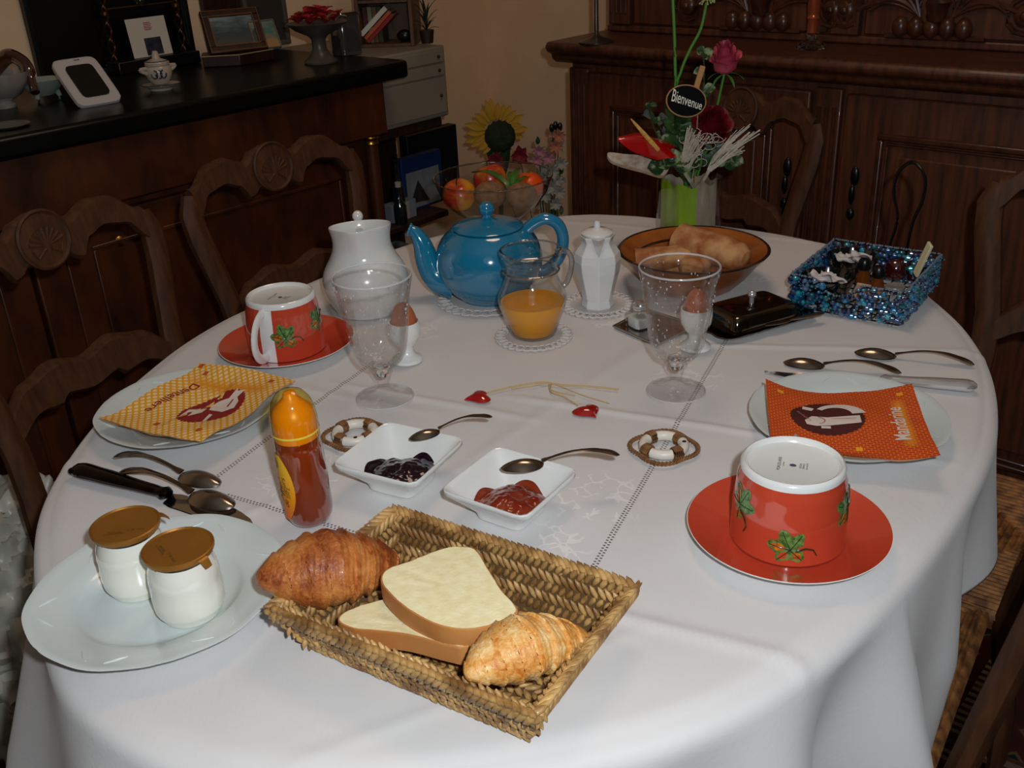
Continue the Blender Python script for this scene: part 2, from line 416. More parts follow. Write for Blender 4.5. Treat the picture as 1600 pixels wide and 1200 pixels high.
# ================================================================ BUFFET (right background)
def bevelbox(name, m, parent, x0, x1, y0, y1, z0, z1, bev=.004):
    g = G(); g.box(x0, x1, y0, y1, z0, z1); return g.out(name, m, parent, smooth=True, bevel=bev)
bf = thing('buffet', 'large dark carved wooden buffet with hutch along the back wall', 'buffet', RW(0, 0, 0), ANG_V)
X0, X1 = -1.49, -.16
bevelbox('body', m_buffet, bf, X0, X1, 1.90, UW-.02, .06, .925)
bevelbox('plinth', m_buffet, bf, X0-.01, X1+.01, 1.88, UW-.02, .0, .06)
g = G()
prof = [(1.90, .905), (1.875, .907), (1.862, .915), (1.860, .926), (1.842, .934), (1.838, .945), (1.845, .955), (UW-.01, .955), (UW-.01, .905)]
V2 = [(X0-.03, y, z) for y, z in prof]+[(X1+.03, y, z) for y, z in prof]; k = len(prof)
g.add(V2, [tuple(range(k)), tuple(reversed(range(k, 2*k)))]+[(i, k+i, k+(i+1) % k, (i+1) % k) for i in range(k)])
g.out('top', m_buffet, bf, bevel=.004)
def frame_ring(g, x0, x1, z0, z1, w_, y0, y1):
    g.box(x0, x1, y0, y1, z1-w_, z1); g.box(x0, x1, y0, y1, z0, z0+w_); g.box(x0, x0+w_, y0, y1, z0+w_, z1-w_); g.box(x1-w_, x1, y0, y1, z0+w_, z1-w_)
for (a, b_) in ((-1.435, -.885), (-.812, -.255)):
    g = G(); g.box(a, b_, 1.882, 1.9, .12, .888); d = g.out('door', m_buffet, bf, bevel=.004)
    g = G(); frame_ring(g, a+.072, b_-.072, .2, .822, .012, 1.872, 1.884); frame_ring(g, a+.088, b_-.088, .216, .806, .006, 1.877, 1.884); g.out('moulding', m_buffetd, d, bevel=.003)
    g = G(); g.box(a+.11, b_-.11, 1.876, 1.883, .24, .782); g.out('raised_panel', m_buffet, d, bevel=.006)
    hx = b_-.035 if a < -1 else a+.035
    g = G(); g.ball((hx, 1.878, .735), (.009, .006, .02)); g.ball((hx, 1.872, .70), (.006, .006, .02)); g.ball((hx, 1.874, .66), (.008, .006, .012)); g.out('drop_handle', m_black, d)
for a in (-.877, -1.487, -.24):
    w_ = .055
    g = G(); g.box(a, a+w_, 1.885, 1.9, .1, .895); p = g.out('pilaster', m_buffet, bf, bevel=.003)
    g = G()
    for q in range(3): xx = a+.012+q*.0155; g.tube([(xx, 1.884, .15), (xx, 1.884, .86)], .0042, 8)
    g.out('fluting', m_buffetd, p)
# upper hutch
bevelbox('upper_body', m_buffet, bf, X0, X1, 2.06, UW-.02, .956, 1.75)
bevelbox('upper_base_moulding', m_buffet, bf, X0-.005, X1+.005, 2.045, 2.0595, .956, .972)
for a in (-1.487, -.93, -.24):
    g = G(); g.box(a, a+.06, 2.04, 2.0595, .973, 1.75); p = g.out('upper_pilaster', m_buffet, bf, bevel=.003)
    g = G()
    for q in range(4): xx = a+.01+q*.0133; g.tube([(xx, 2.039, 1.0), (xx, 2.039, 1.7)], .004, 8)
    g.out('fluting', m_buffetd, p)
for (a, b_, gx) in ((-1.42, -.94, -1.155), (-.86, -.25, -.785)):
    g = G(); g.box(a, b_, 2.045, 2.0595, .975, 1.7); d = g.out('upper_door', m_buffet, bf, bevel=.003)
    cx = (a+b_)/2
    g = G()        # carved gadroons and scrolling leaves
    n0 = gx; cx = gx+.055
    for q in range(5): g.ball((n0+q*.03, 2.042, .993), (.0165, .016, .021), 14, 10)
    g.tube([(n0-.03, 2.042, .976), (n0+.16, 2.042, .976)], .005, 6)
    for sgn in (-1, 1):
        for L_, ph, rr in ((.12, .3, .009), (.15, .75, .008), (.10, 1.2, .008), (.17, .1, .007), (.13, 1.5, .006)):
            pts = []
            for t in range(15):
                u_ = t/14; an = ph+u_*1.9
                pts.append((cx+.01+sgn*(.03+L_*u_*cos(ph)+.035*sin(an*1.6)*u_), 2.042, 1.012+L_*u_*sin(ph)*.9+.02*sin(u_*5)))
            g.tube(pts, [rr*(1-.75*abs(2*(t/14)-.8)) for t in range(15)], 7)
        g.ball((cx+sgn*.17, 2.044, 1.02), (.022, .012, .022)); g.ball((cx+sgn*.17, 2.036, 1.02), (.009, .009, .009))
        g.tube([(cx+sgn*.17+.032*cos(t*.6), 2.042, 1.02+.032*sin(t*.6)) for t in range(10)], .005, 6)
    g.tube([(cx+.01, 2.042, 1.01), (cx+.015, 2.036, 1.04), (cx+.008, 2.042, 1.08)], [.018, .024, .01], 10)
    g.out('carved_leaves', m_buffetd, d)

# ================================================================ SIDEBOARD (left)
sbd = thing('sideboard', 'red mahogany sideboard with black marble top along the left wall', 'sideboard', RW(0, 0, 0), ANG_U)
# local x = u, local y = -v
def sb(u0, u1, v0, v1, z0, z1, name, m, parent=None, bev=.003):
    return bevelbox(name, m, parent or sbd, u0, u1, -v1, -v0, z0, z1, bev)
SU0, SU1 = -.15, 1.47
sb(SU0, SU1, VW+.02, -1.72, .06, .80, 'body', m_mahog)
sb(SU0-.005, SU1+.005, VW+.02, -1.672, .801, .912, 'frieze', m_mahog)
sb(SU0-.01, SU1+.01, VW+.02, -1.68, 0, .06, 'plinth', m_mahog)
sb(SU0-.05, SU1+.065, VW+.005, -1.652, .9125, .95, 'marble_top', m_marble, bev=.008)
for a, b_ in ((-.10, .66), (.725, 1.40)):
    g = G(); g.box(a, b_, 1.70, 1.7195, .1, .78); d = g.out('door', m_mahog, sbd, bevel=.003)
    g = G(); frame_ring(g, a+.05, b_-.05, .16, .73, .008, 1.695, 1.7005); g.out('moulding', m_mahog, d, bevel=.002)
    if a > 0:
        p = UV_(188, 377, -1.70); g = G(); g.lathe([(0, .012), (.004, .012), (.006, .008), (.003, .004), (.009, .001), (.010, 0)], 16); g.xf(Mx.Translation((ru.dot(p), 1.70, p.z)) @ Mx.Rotation(RD(90), 4, 'X')); g.out('knob', m_gold, d)
g = G(); g.box(.664, .721, 1.69, 1.7195, .08, .8); g.out('stile', m_mahog, sbd, bevel=.003)
for uu in (1.438,):
    g = G(); g.lathe([(.019, .062), (.019, .1), (.016, .11), (.0165, .4), (.0145, .782)], 20, (uu, 1.69, 0)); c = g.out('column', m_mahog, sbd)
    g = G(); g.lathe([(.0158, 0), (.0175, .002), (.0160, .006), (.0165, .012), (.0185, .015), (.0175, .018)], 20, (uu, 1.69, .7825)); g.out('capital', m_gold, c)

# ================================================================ CHAIRS
def yb(z): return .185+max(0, z-.43)*.17
def make_chair(label, loc, rz):
    t = thing('dining_chair', label, 'chair', loc, rz, 'dark wooden chairs around the table')
    def seatz(x, y):
        m_ = max(abs(x)/.19, abs(y)/.18); k_ = m_*19; fr = k_-math.floor(k_)
        return .452+.004*(1-m_)*-1+.0035*sqrt(max(0, 1-(2*fr-1)**2))
    g = G(); nn = 114
    def sf(a, b):
        x = (2*a-1); y = (2*b-1); ww = .155+.028*(1-b)
        e = 1 if max(abs(x), abs(y)) < .97 else .6
        return (x*ww*1.0, y*.17, seatz(x*.19, y*.18)-.012*max(0, (max(abs(x), abs(y))-.93)/.07))
    g.grid(sf, nn, nn); g.box(-.155, .155, -.165, .165, .43, .447)
    g.out('seat', m_rush, t)
    for s_ in (-1, 1):
        g = G(); zs = [0, .15, .3, .43, .5, .56, .62, .68, .74, .79, .83, .858]
        xs = [.155, .158, .16, .160, .154, .148, .146, .150, .162, .172, .176, .168]
        g.tube([(s_*x, (.20 if z < .43 else yb(z))+(.02*(1-z/.43) if z < .43 else 0), z) for x, z in zip(xs, zs)],
               [.014, .016, .018, .019, .019, .019, .0185, .0185, .019, .0195, .019, .014], 8, flat=.75, up=(0, 1, 0)); g.out('back_post', m_chair, t)
        g = G(); g.tube([(s_*.168, -.155, 0), (s_*.172, -.165, .12), (s_*.165, -.158, .3), (s_*.168, -.155, .4), (s_*.168, -.155, .455)], [.013, .012, .017, .022, .020], 10); g.out('front_leg', m_chair, t)
        g = G(); g.tube([(s_*.168, -.14, .17), (s_*.158, .195, .17)], .009, 8); g.out('side_stretcher', m_chair, t)
    g = G(); g.tube([(-.155, -.158, .22), (.155, -.158, .22)], .010, 8); g.out('front_stretcher', m_chair, t)
    g = G(); g.tube([(-.15, -.155, .43), (.15, -.155, .43)], .014, 8); g.out('front_rail', m_chair, t)
    def rail(tops, bots, th, name, X):
        g = G(); n_ = 48; V_ = []; F_ = []
        for i in range(n_+1):
            x = -X+2*X*i/n_; zt = pwl(abs(x), tops); zb = pwl(abs(x), bots); cv = .012*(1-(x/X)**2)
            h = (zt-zb)
            for (z, dy) in ((zb, -.2), (zb+.1*h, -.5), (zt-.12*h, -.5), (zt, -.15), (zt, .2), (zt-.12*h, .5), (zb+.1*h, .5), (zb, .2)):
                V_.append((x, yb(z)+cv+dy*th, z))
        for i in range(n_):
            for k_ in range(8): a = i*8; F_.append((a+k_, a+8+k_, a+8+(k_+1) % 8, a+(k_+1) % 8))
        F_.append(tuple(range(8))); F_.append(tuple(n_*8+k_ for k_ in range(8)))
        g.add(V_, F_); return g.out(name, m_chair, t)
    cr = rail([(0, .903), (.035, .896), (.048, .884), (.09, .899), (.12, .896), (.165, .868)], [(0, .832), (.03, .836), (.046, .826), (.054, .823), (.07, .848), (.1, .858), (.135, .852), (.165, .82)], .021, 'crest_rail', .168)
    g = G(); c = Mx.Translation((0, yb(.868)+.0, .868)) @ Mx.Rotation(RD(90-9), 4, 'X')
    g.lathe([(.041, .002), (.041, .0045), (.038, .0065), (.035, .0035), (.028, .004), (.012, .0065), (0, .007)], 36)
    for q in range(9):
        a_ = RD(20+q*17.5); g.tube([(.006*cos(a_), .006*sin(a_)-.010, .006), (.028*cos(a_), .028*sin(a_)-.012, .0050)], [.0010, .0030], 6)
    for q in (-1, 1): g.tube([(q*.004, -.012, .006), (q*.018, -.022, .005), (q*.024, -.010, .005)], [.0026, .0026, .001], 6)
    g.xf(c); g.out('medallion', m_chair, cr)
    rail([(0, .700), (.05, .712), (.1, .700), (.15, .668)], [(0, .652), (.045, .660), (.055, .650), (.09, .655), (.15, .630)], .022, 'lower_rail', .148)
    return t
c0 = make_chair('dark carved wooden chair nearest at left, beside the orange-yellow napkin plate', (0, 0, 0), 0)
def place_chair(top, ang, label, first=False, zmed=.868):
    d = RD(ang); back = Vc((-sin(d), cos(d), 0)); root = Vc((top.x, top.y, 0))-back*yb(zmed)
    c = c0 if first else copy_tree(c0)
    c.location = root; c.rotation_euler = (0, 0, d); c['label'] = label
place_chair(U(66, 372, .87), 60, 'carved dark wooden chair at the far left of the table, nearest the yellow napkin', True)
place_chair(U(425, 258, .87), 51, 'carved dark wooden chair behind the white jug, in front of the mahogany sideboard')
place_chair(U(1158, 168, .87)+Vc((-.0, -.0, 0)), -50, 'carved dark wooden chair behind the flower vase, against the carved buffet')
e_ = U(1565, 283, .86); place_chair(e_+Vc((cos(RD(-38)), sin(RD(-38)), 0))*.168, -38, 'dark wooden chair at the right edge behind the blue beaded basket')
d_ = RD(-125); bk = Vc((-sin(d_), cos(d_), 0)); ps = U(1480, 1180, .5); lf = Vc((cos(d_), sin(d_), 0))
c = copy_tree(c0); c.location = Vc((ps.x, ps.y, 0))-lf*.154-bk*(yb(.5)-.006)+Vc((.012, 0, 0)); c.rotation_euler = (0, 0, d_)
c['label'] = 'wooden chair with straw rush seat in the lower right foreground'
# ================================================================ TABLEWARE
Z = TZ+.0015
def flat(p, z=Z): return (p.x, p.y, z)
def yaw(a, b): return atan2(b.y-a.y, b.x-a.x)

# ---- dessert plates
def plate(label, c, R, k=6):
    t = thing('dessert_plate', label, 'plate', flat(c), .3, 'white dessert plates')
    def rf(a, z): return 1+(.018*(abs(cos(a*k/2.))**.7-.5)+.006*cos(a*k*2) if z > .012 else 0)
    g = G(); s_ = R/.1
    pr = [(.0, .0035), (.05, .0035), (.058, .0045), (.064, .009), (.068, .0115), (.082, .0145), (.093, .0175), (.098, .0190), (.1, .0188), (.0985, .0172), (.082, .012), (.066, .008), (.055, .001), (.052, 0), (.048, .0012), (0, .0012)]
    def rf2(a, z): return 1+((.016*(abs(cos(a*k/2.))**.7-.55)+.005*cos(a*k*2))*min(1, max(0, (z-.012)/.004)))
    g.lathe([(r*s_, z) for r, z in pr], 120, rf=rf2, cap=False); g.out('dish', m_platew, t)
    # moulded scallop relief
    g = G()
    for q in range(k):
        a0 = q*2*pi/k
        for sg in (-1, 1):
            g.tube([((.0905-.010*u_)*s_*cos(a0+sg*(.08+.16*u_)), (.0905-.010*u_)*s_*sin(a0+sg*(.08+.16*u_)), .0168-.0026*u_) for u_ in [i/6 for i in range(7)]], [.0008*(1-abs(2*i/6-1))+.0003 for i in range(7)], 5)
    stuff(g.out('rim_relief', m_platew, t)); return t
cBL = U(250, 925, TZ+.012); plate('white scalloped plate with two yogurt jars on it', cBL, .1)
cL = U(297, 641, TZ+.012); plate('white scalloped plate under the yellow paper napkin', cL, .098)
cR = U(1323, 656, TZ+.012); plate('white scalloped plate under the orange paper napkin', cR, .097)

# ---- saucers and upturned cups
m_leaf1 = mat('glaze_leaf_green', '#2f5a23', .2, 0, '#6d9a4e', 260, coat=.5)
m_leaf2 = mat('glaze_leaf_dark', '#16301a', .2, coat=.5); m_leaf3 = mat('glaze_leaf_orange', '#d98718', .2, 0, '#a5401a', 300, coat=.5)
m_ink = mat('stamp_ink', '#3c4652', .6)
def saucer(label, c):
    t = thing('saucer', label, 'saucer', flat(c), 0, 'red saucers')
    g = G(); g.lathe([(.0, .003), (.040, .003), (.048, .0035), (.052, .0055), (.06, .0075), (.075, .0125), (.0835, .0155)], 96, cap=False)
    g.out('glazed_top', m_red, t)
    g = G(); g.lathe([(.0835, .0155), (.0841, .0154), (.0838, .0145), (.06, .0055), (.045, .0005), (.042, 0), (.038, .0012), (0, .0015)], 96, cap=False); g.out('white_underside', m_white, t)
    return t
sR = Vc((.227, .701, 0)); sL = Vc((-.280, 1.157, 0))
saucer('red saucer under the cup at the right, in front of the orange napkin', sR); saucer('red saucer under the upturned cup at the left, beyond the yellow napkin', sL)
LEAF = [((0, 0), (-.004, .019), .0062), ((0, 0), (-.018, .007), .0064), ((0, 0), (.012, .013), .0056), ((0, 0), (-.013, -.009), .0052), ((0, 0), (.008, -.012), .0060)]
def cup(label, c, rz, leaves, handle):
    t = thing('upturned_cup', label, 'cup', flat(c, Z+.0045), rz, 'red leaf cups')
    H_ = .071
    def rad(z): return pwl(z, [(0, .0475), (.03, .0468), (.055, .0445), (.064, .0425), (H_, .0405)])
    g = G(); g.lathe([(rad(0)-.003, .004), (rad(0)-.0025, .0005), (rad(0), .0)]+[(rad(z), z) for z in [i*.0655/16 for i in range(1, 17)]], 80, cap=False); g.out('cup_wall', m_red, t)
    g = G(); g.lathe([(rad(.0655), .0655), (.0422, .0685), (.0412, .0712), (.0395, .0722), (.0375, .0712), (.036, .0682), (.03, .0668), (0, .0662)], 80, cap=False); g.out('foot', m_white, t)
    g = G(); g.lathe([(rad(0)-.0035, .0045), (rad(.03)-.004, .03), (.038, .062), (0, .064)], 48, cap=False); g.out('cup_inside', m_white, t)
    def wrap(a0, z0, x, z, o=.0005): r = rad(z0+z)+o; a = a0+x/r; return (r*cos(a), r*sin(a), z0+z)
    for a0, z0, tilt in leaves:
        ct, st = cos(tilt), sin(tilt)
        lf_ = None
        for bi, (p, q, wd) in enumerate(LEAF):
            for mi, sc, o in ((m_leaf1, 1.0, .0004), (m_leaf3 if bi in (1, 4) else m_red if bi == 3 else m_leaf1, .55, .0008)):
                def fn(a, b):
                    L = 1.0 if sc == 1 else .62; s0 = 0 if sc == 1 else .22
                    s_ = s0+L*a; hw = wd*sc*sin(pi*min(1, a*.98+.02))**.7*(1+.12*sin(a*16))*(2*b-1)
                    dx, dz = q[0]-p[0], q[1]-p[1]; l_ = hypot(dx, dz); x = p[0]+dx*s_-dz/l_*hw; z = p[1]+dz*s_+dx/l_*hw
                    return wrap(a0, z0, x*ct-z*st, x*st+z*ct, o)
                g = G(); g.grid(fn, 14, 4)
                if lf_ is None: lf_ = g.out('leaf_decoration', mi, t, fixn=False)
                else: g.out('leaf_lobe', mi, lf_, fixn=False)
        g = G()
        for (p, q, wd) in LEAF:
            g.tube([wrap(a0, z0, (p[0]+(q[0]-p[0])*u_)*ct-(p[1]+(q[1]-p[1])*u_)*st, (p[0]+(q[0]-p[0])*u_)*st+(p[1]+(q[1]-p[1])*u_)*ct, .001) for u_ in (0, .3, .6, .9)], .0004, 4)
        g.tube([wrap(a0, z0, x*ct-z*st, x*st+z*ct, .001) for x, z in ((.004, -.002), (.012, -.001), (.018, -.004), (.02, -.010))], .0007, 4)
        g.out('leaf_veins', m_leaf2, lf_)
    # maker's stamp on the foot
    g = G(); g.ball((0, 0, .0668), (.0022, .0028, .0004), 12, 6)
    for s_, y_, h_ in (('FINEBONE', .011, .0026), ('porcelaine', .0075, .0014), ('DECOR', -.006, .0016), ('FRANCE', -.0085, .0016), ('lave-vaisselle', -.011, .0014)):
        V_, F_ = text_geo(s_ if y_ != .011 else 'PORCELAINE', None, h_)
        g.add([(v.x, v.y+y_, .0671+.00002) for v in V_], F_)
    g.xf(Mx.Rotation(pi/2-.35-rz, 4, 'Z')); stuff(g.out('maker_stamp', m_ink, t, fixn=False))
    if handle is not None:
        pts = []
        for u_ in range(17):
            q = u_/16; ang = -pi/2+pi*q; pts.append((rad(.03)-.004+.030*max(0, cos(ang))**.75, 0, .036+.027*sin(ang)-.006*cos(ang)))
        g = G(); g.tube(pts, .0062, 10, flat=.42, up=(0, 1, 0)); g.xf(Mx.Rotation(handle-rz, 4, 'Z')); g.out('handle', m_white, t)
        g = G(); g.grid(lambda a, b: ((rad(.0655*b)+.0004)*cos(handle-rz+.19*(2*a-1)+.04), (rad(.0655*b)+.0004)*sin(handle-rz+.19*(2*a-1)+.04), .0655*b), 6, 10); g.out('white_band', m_white, t, fixn=False)
    return t
fc = atan2(-sR.y, -sR.x)
cup('red cup with green leaf pattern standing upside down on the right saucer', sR, 0, [(fc+.08, .016, .2), (fc-.98, .040, -.7), (fc+1.32, .040, .9)], fc+pi)
fl = atan2(-sL.y, -sL.x)
cup('red cup with green leaf pattern standing upside down at the left, white handle in view', sL, 0, [(fl-.02, .030, .15), (fl+1.1, .040, .6)], fl-.55)
# white band beside the left cup handle
# ---- spoons
def spoon(label, A, B, zc=0, group='silver spoons', ztip=0, zend=0, up=False, s=1):
    L = (B-A).length; rz = yaw(A, B)
    t = thing('spoon', label, 'spoon', flat(A, Z+zc), 0, group)
    slope = atan2(zend-ztip, L); t.rotation_euler = (0, -slope, rz)
    bl = .36*L; bw = .102*L*s; dp = .055*L
    g = G()
    sg = -1 if up else 1
    def sh(o):
        def fn(a, b):
            x = bl*a; hw = bw*sqrt(max(0, 1-(2*a-1)**2))*(1-.18*(1-a)+.05*a); y = hw*(2*b-1)
            z = .001+sg*dp*(1-(2*b-1)**2)*sin(pi*min(1, a*.97+.015))**.8+o
            if up: z += dp
            return (x, y, z)
        return fn
    g.grid(sh(0), 24, 12); g.grid(sh(.0009), 24, 12); g.out('bowl', m_silver, t)
    g = G(); n_ = 26; pts = []; rr = []
    for i in range(n_+1):
        u_ = i/n_; x = bl*.96+(L-bl*.96)*u_; z = .0025+.010*L/.14*sin(pi*min(1, u_*1.0))*(1 if u_ < .5 else 1)+(.0025 if not up else .004)*(1-u_)
        pts.append((x, 0, z)); rr.append(pwl(u_, [(0, .0042), (.12, .0024), (.45, .0026), (.75, .0058), (.9, .0075), (.97, .0058), (1, .0015)])*L/.14)
    g.tube(pts, rr, 8, flat=.28); g.out('handle', m_silver, t); return t
spoon('upper silver teaspoon lying face down left of the honey bottle', U(345, 757, Z), U(180, 718, Z), group=None) if 0 else None
spoon('silver spoon face down, nearest the white plate with yellow napkin', U(344, 760, Z), U(180, 716, Z), 0)
spoon('silver spoon lying with its bowl across the dark knife', U(367, 800, Z), U(188, 747, Z), .004)
spoon('silver spoon just above the orange napkin plate, left of its neighbour', U(1224, 568, Z), U(1408, 586, Z))
spoon('silver spoon farthest right, beyond the orange napkin', U(1335, 552, Z), U(1522, 573, Z))

# ---- knives
def knife(label, A, B, blade_at, m_h, fat=1.0, scroll=False):   # A = blade tip, B = handle end
    L = (B-A).length; t = thing('table_knife', label, 'knife', flat(A), yaw(A, B), 'table knives')
    bl = blade_at*L
    g = G(); n_ = 30
    def fn(a, b):
        x = bl*a; w0 = pwl(a, [(0, .0008), (.12, .006), (.4, .0115), (.9, .0095), (1, .007)]); off = pwl(a, [(0, .0055), (.25, .001), (1, 0)])
        return (x, off+w0*(2*b-1), .0028-.0022*(b))
    g.grid(fn, n_, 4)
    def fn2(a, b): p = fn(a, b); return (p[0], p[1], p[2]-.0012)
    g.grid(fn2, n_, 4); g.out('blade', m_steel, t)
    g = G(); pts = []; rr = []
    for i in range(25):
        u_ = i/24; pts.append((bl*.97+(L-bl*.97)*u_, 0, .0062*fat)); rr.append(fat*pwl(u_, [(0, .0045), (.03, .0075), (.08, .0055), (.2, .0062), (.7, .0085), (.9, .0092), (.96, .0075), (1, .003)]))
    g.tube(pts, rr, 12, flat=.68)
    if scroll:
        for s_ in (-1, 1): g.ball((L-.002, s_*.0045, .0062), (.004, .0035, .004), 10, 8)
    g.out('handle', m_h, t); return t
m_dkh = mat('steel_dark_reflection', '#3a3430', .1, 1)  # black reflection put into the handle's steel colour
knife('table knife with a dark reflection coloured into its handle, lying left of the yogurt plate', U(405, 820, Z), U(118, 741, Z), .47, m_dkh, 1.15, True)
m_brs = mat('bright_steel', '#e4e2e2', .22, .75)  # flash brightness put into a paler, less metallic steel
knife('table knife with bright handle lying above the orange napkin plate', U(1194, 585, Z), U(1525, 612, Z), .58, m_brs, 1.05)

# ---- paper napkins (folded, several thin layers)
def npk_mat(kind):
    m = mat('napkin_'+kind, '#e8a518', .75); n = N(m); b = n.n['Principled BSDF']
    uv = n.new('ShaderNodeUVMap').outputs[0]; sp = n.new('ShaderNodeSeparateXYZ'); n.l.new(uv, sp.inputs[0]); X, Y = sp.outputs[0], sp.outputs[1]
    if kind == 'yellow':
        a = n.math('ADD', X, Y); c = n.math('SUBTRACT', X, Y); k = 16
        s1 = n.math('ABSOLUTE', n.math('SINE', n.math('MULTIPLY', a, k*pi))); s2 = n.math('ABSOLUTE', n.math('SINE', n.math('MULTIPLY', c, k*pi)))
        f = n.math('GREATER_THAN', n.math('MULTIPLY', s1, s2), .45)
        t1 = n.math('GREATER_THAN', n.math('ABSOLUTE', n.math('SUBTRACT', s1, s2)), .82)
        col = n.mix(n.math('MULTIPLY', f, .62), lin('#e39f1a'), lin('#f5e6bd')); col = n.mix(n.math('MULTIPLY', t1, .35), col, lin('#d98a0c'))
        band = n.math('SUBTRACT', 1, n.math('MULTIPLY', n.math('ABSOLUTE', n.math('SUBTRACT', Y, .80)), 12), clamp=True)
        bx = n.math('SUBTRACT', 1, n.math('POWER', n.math('ABSOLUTE', n.math('MULTIPLY', n.math('SUBTRACT', X, .5), 2.3)), 6), clamp=True)
        col = n.mix(n.math('MULTIPLY', band, bx), col, lin('#dd8c08'))
    else:
        ck = n.new('ShaderNodeTexBrick'); n.l.new(uv, ck.inputs['Vector']); ck.inputs['Scale'].default_value = 12
        ck.inputs['Color1'].default_value = lin('#c0330c'); ck.inputs['Color2'].default_value = lin('#b32c0a'); ck.inputs['Mortar'].default_value = lin('#ea7a18'); ck.inputs['Mortar Size'].default_value = .05
        ck.inputs['Mortar Smooth'].default_value = .6; ck.inputs['Row Height'].default_value = .28; ck.inputs['Brick Width'].default_value = .5; col = ck.outputs[0]
        band = n.math('SUBTRACT', 1, n.math('MULTIPLY', n.math('ABSOLUTE', n.math('SUBTRACT', X, .87)), 18), clamp=True)
        by = n.math('SUBTRACT', 1, n.math('POWER', n.math('ABSOLUTE', n.math('MULTIPLY', n.math('SUBTRACT', Y, .48), 2.9)), 6), clamp=True)
        col = n.mix(n.math('MULTIPLY', band, by), col, lin('#e8941a'))
    n.l.new(col, b.inputs['Base Color']); return m
m_npw = mat('napkin_paper_back', '#dcb394', .85)
def napkin(label, corners, zs, m, pc, bulge):      # corners: 00,10,11,01 in px
    P = [U(*c, TZ+z) for c, z in zip(corners, zs)]
    ctr = Vc((sum(p.x for p in P)/4, sum(p.y for p in P)/4, 0))
    t = thing('paper_napkin', label, 'napkin', (ctr.x, ctr.y, TZ), 0, 'patterned paper napkins'); O = Vc((ctr.x, ctr.y, TZ))
    def surf(a, b, o=0):
        p = (P[0].lerp(P[1], a)).lerp(P[3].lerp(P[2], a), b)-O
        sag = bulge(a, b); n_ = .0012*NZ.noise(Vc((a*5, b*5, 2)))
        # stay on or above plate
        r = hypot(O.x+p.x-pc.x, O.y+p.y-pc.y); base = pwl(r, [(0, .0055), (.058, .0065), (.068, .0140), (.098, .0218), (.2, .0218)])
        return Vc((p.x, p.y, max(p.z-sag+n_, base)+o))
    for nm, o, mm in (('folded_layer', 0, m_npw), ('folded_layer', .0010, m_npw), ('printed_layer', .0024, m)):
        g = G(); nu = 40; sh = {0: .02, .0010: .012, .0024: 0}[o]
        g.grid(lambda a, b: surf(a*(1-sh)+sh*.3, b*(1-sh)+sh, o+(.0012*sin(a*9+o*4000) if o < .002 else 0)), nu, nu)
        uvs = [((i//(nu+1))/nu, (i % (nu+1))/nu) for i in range(len(g.V))]
        ob = g.out(nm, mm, t, uvs=uvs if mm is m else None, fixn=False)
    def decal(name, V_, F_, cx, cy, rot, mm, o=.0029, ax=1.0, parent=t):
        c_, s_ = cos(rot), sin(rot); g = G()
        W = [(cx+(v[0]*c_-v[1]*s_)*ax, cy+(v[0]*s_+v[1]*c_)) for v in V_]
        g.add([surf(min(1, max(0, a)), min(1, max(0, b)), o) for a, b in W], F_); return g.out(name, mm, parent, smooth=False, fixn=False)
    return t, surf, decal
def fan(pts):      # filled polygon with centre and mid ring so it follows the surface
    c = (sum(p[0] for p in pts)/len(pts), sum(p[1] for p in pts)/len(pts)); n_ = len(pts); V_ = [(c[0], c[1])]; F_ = []
    rings = (.33, .66, 1)
    for r in rings: V_ += [(c[0]+(p[0]-c[0])*r, c[1]+(p[1]-c[1])*r) for p in pts]
    for k in range(n_): F_.append((0, 1+k, 1+(k+1) % n_))
    for q in range(2):
        for k in range(n_): a = 1+q*n_; F_.append((a+k, a+n_+k, a+n_+(k+1) % n_, a+(k+1) % n_))
    return V_, F_
def scallop(rx, ry, k, d): return [(rx*cos(a)*(1+d*abs(sin(a*k/2))), ry*sin(a)*(1+d*abs(sin(a*k/2)))) for a in [2*pi*i/(k*4) for i in range(k*4)]]
m_crim = mat('print_crimson', '#8d1717', .7); m_offw = mat('print_offwhite', '#dfd0c4', .7); m_brn = mat('print_brown', '#4a120f', .7); m_oran = mat('print_darkorange', '#c2500c', .7); m_yel = mat('print_yellow', '#f2a41c', .7)
m_pink = mat('print_rose', '#b5766c', .7)
# left: u runs from left tip (155,655) to lower (315,697); v towards the back
tY, sY, dY = napkin('yellow gingham paper napkin with a crimson oval print on the left plate', [(155, 655), (316, 697), (463, 597), (312, 569)], (.034, .030, .034, .034), npk_mat('yellow'), cL,
                    lambda a, b: .010*sin(pi*a)*sin(pi*b)+.004*sin(pi*b)*(a < .5)+.003*sin(b*9+a*4))
E_ = dY('oval_print', *fan(scallop(.205, .275, 40, .05)), .60, .50, 0, m_crim, .0028)
# (u,v) axes: v = along the long direction of the oval; figures drawn in (u,v)
dY('figure_print', *fan([(-.02, -.12), (.10, -.10), (.14, -.02), (.10, .06), (.02, .12), (-.04, .07), (-.08, .02), (-.07, -.06)]), .62, .60, -.1, m_offw, .0032, parent=E_)
dY('figure_print', *fan([(-.11, -.14), (-.02, -.13), (.02, -.03), (.0, .06), (-.07, .09), (-.14, .03)]), .56, .44, .15, m_offw, .0032, parent=E_)
dY('figure_print', *fan([(-.03, -.05), (.04, -.04), (.05, .05), (-.01, .03), (-.04, .06)]), .63, .735, 0, m_offw, .0032, parent=E_)
dY('figure_print', *fan([(-.012, -.10), (.012, -.10), (.016, .06), (-.012, .08)]), .70, .36, .5, m_offw, .0032, parent=E_)
dY('figure_print', *fan([(-.03, -.03), (.02, -.035), (.03, .03), (-.02, .03)]), .50, .50, .2, m_crim, .0036, parent=E_)
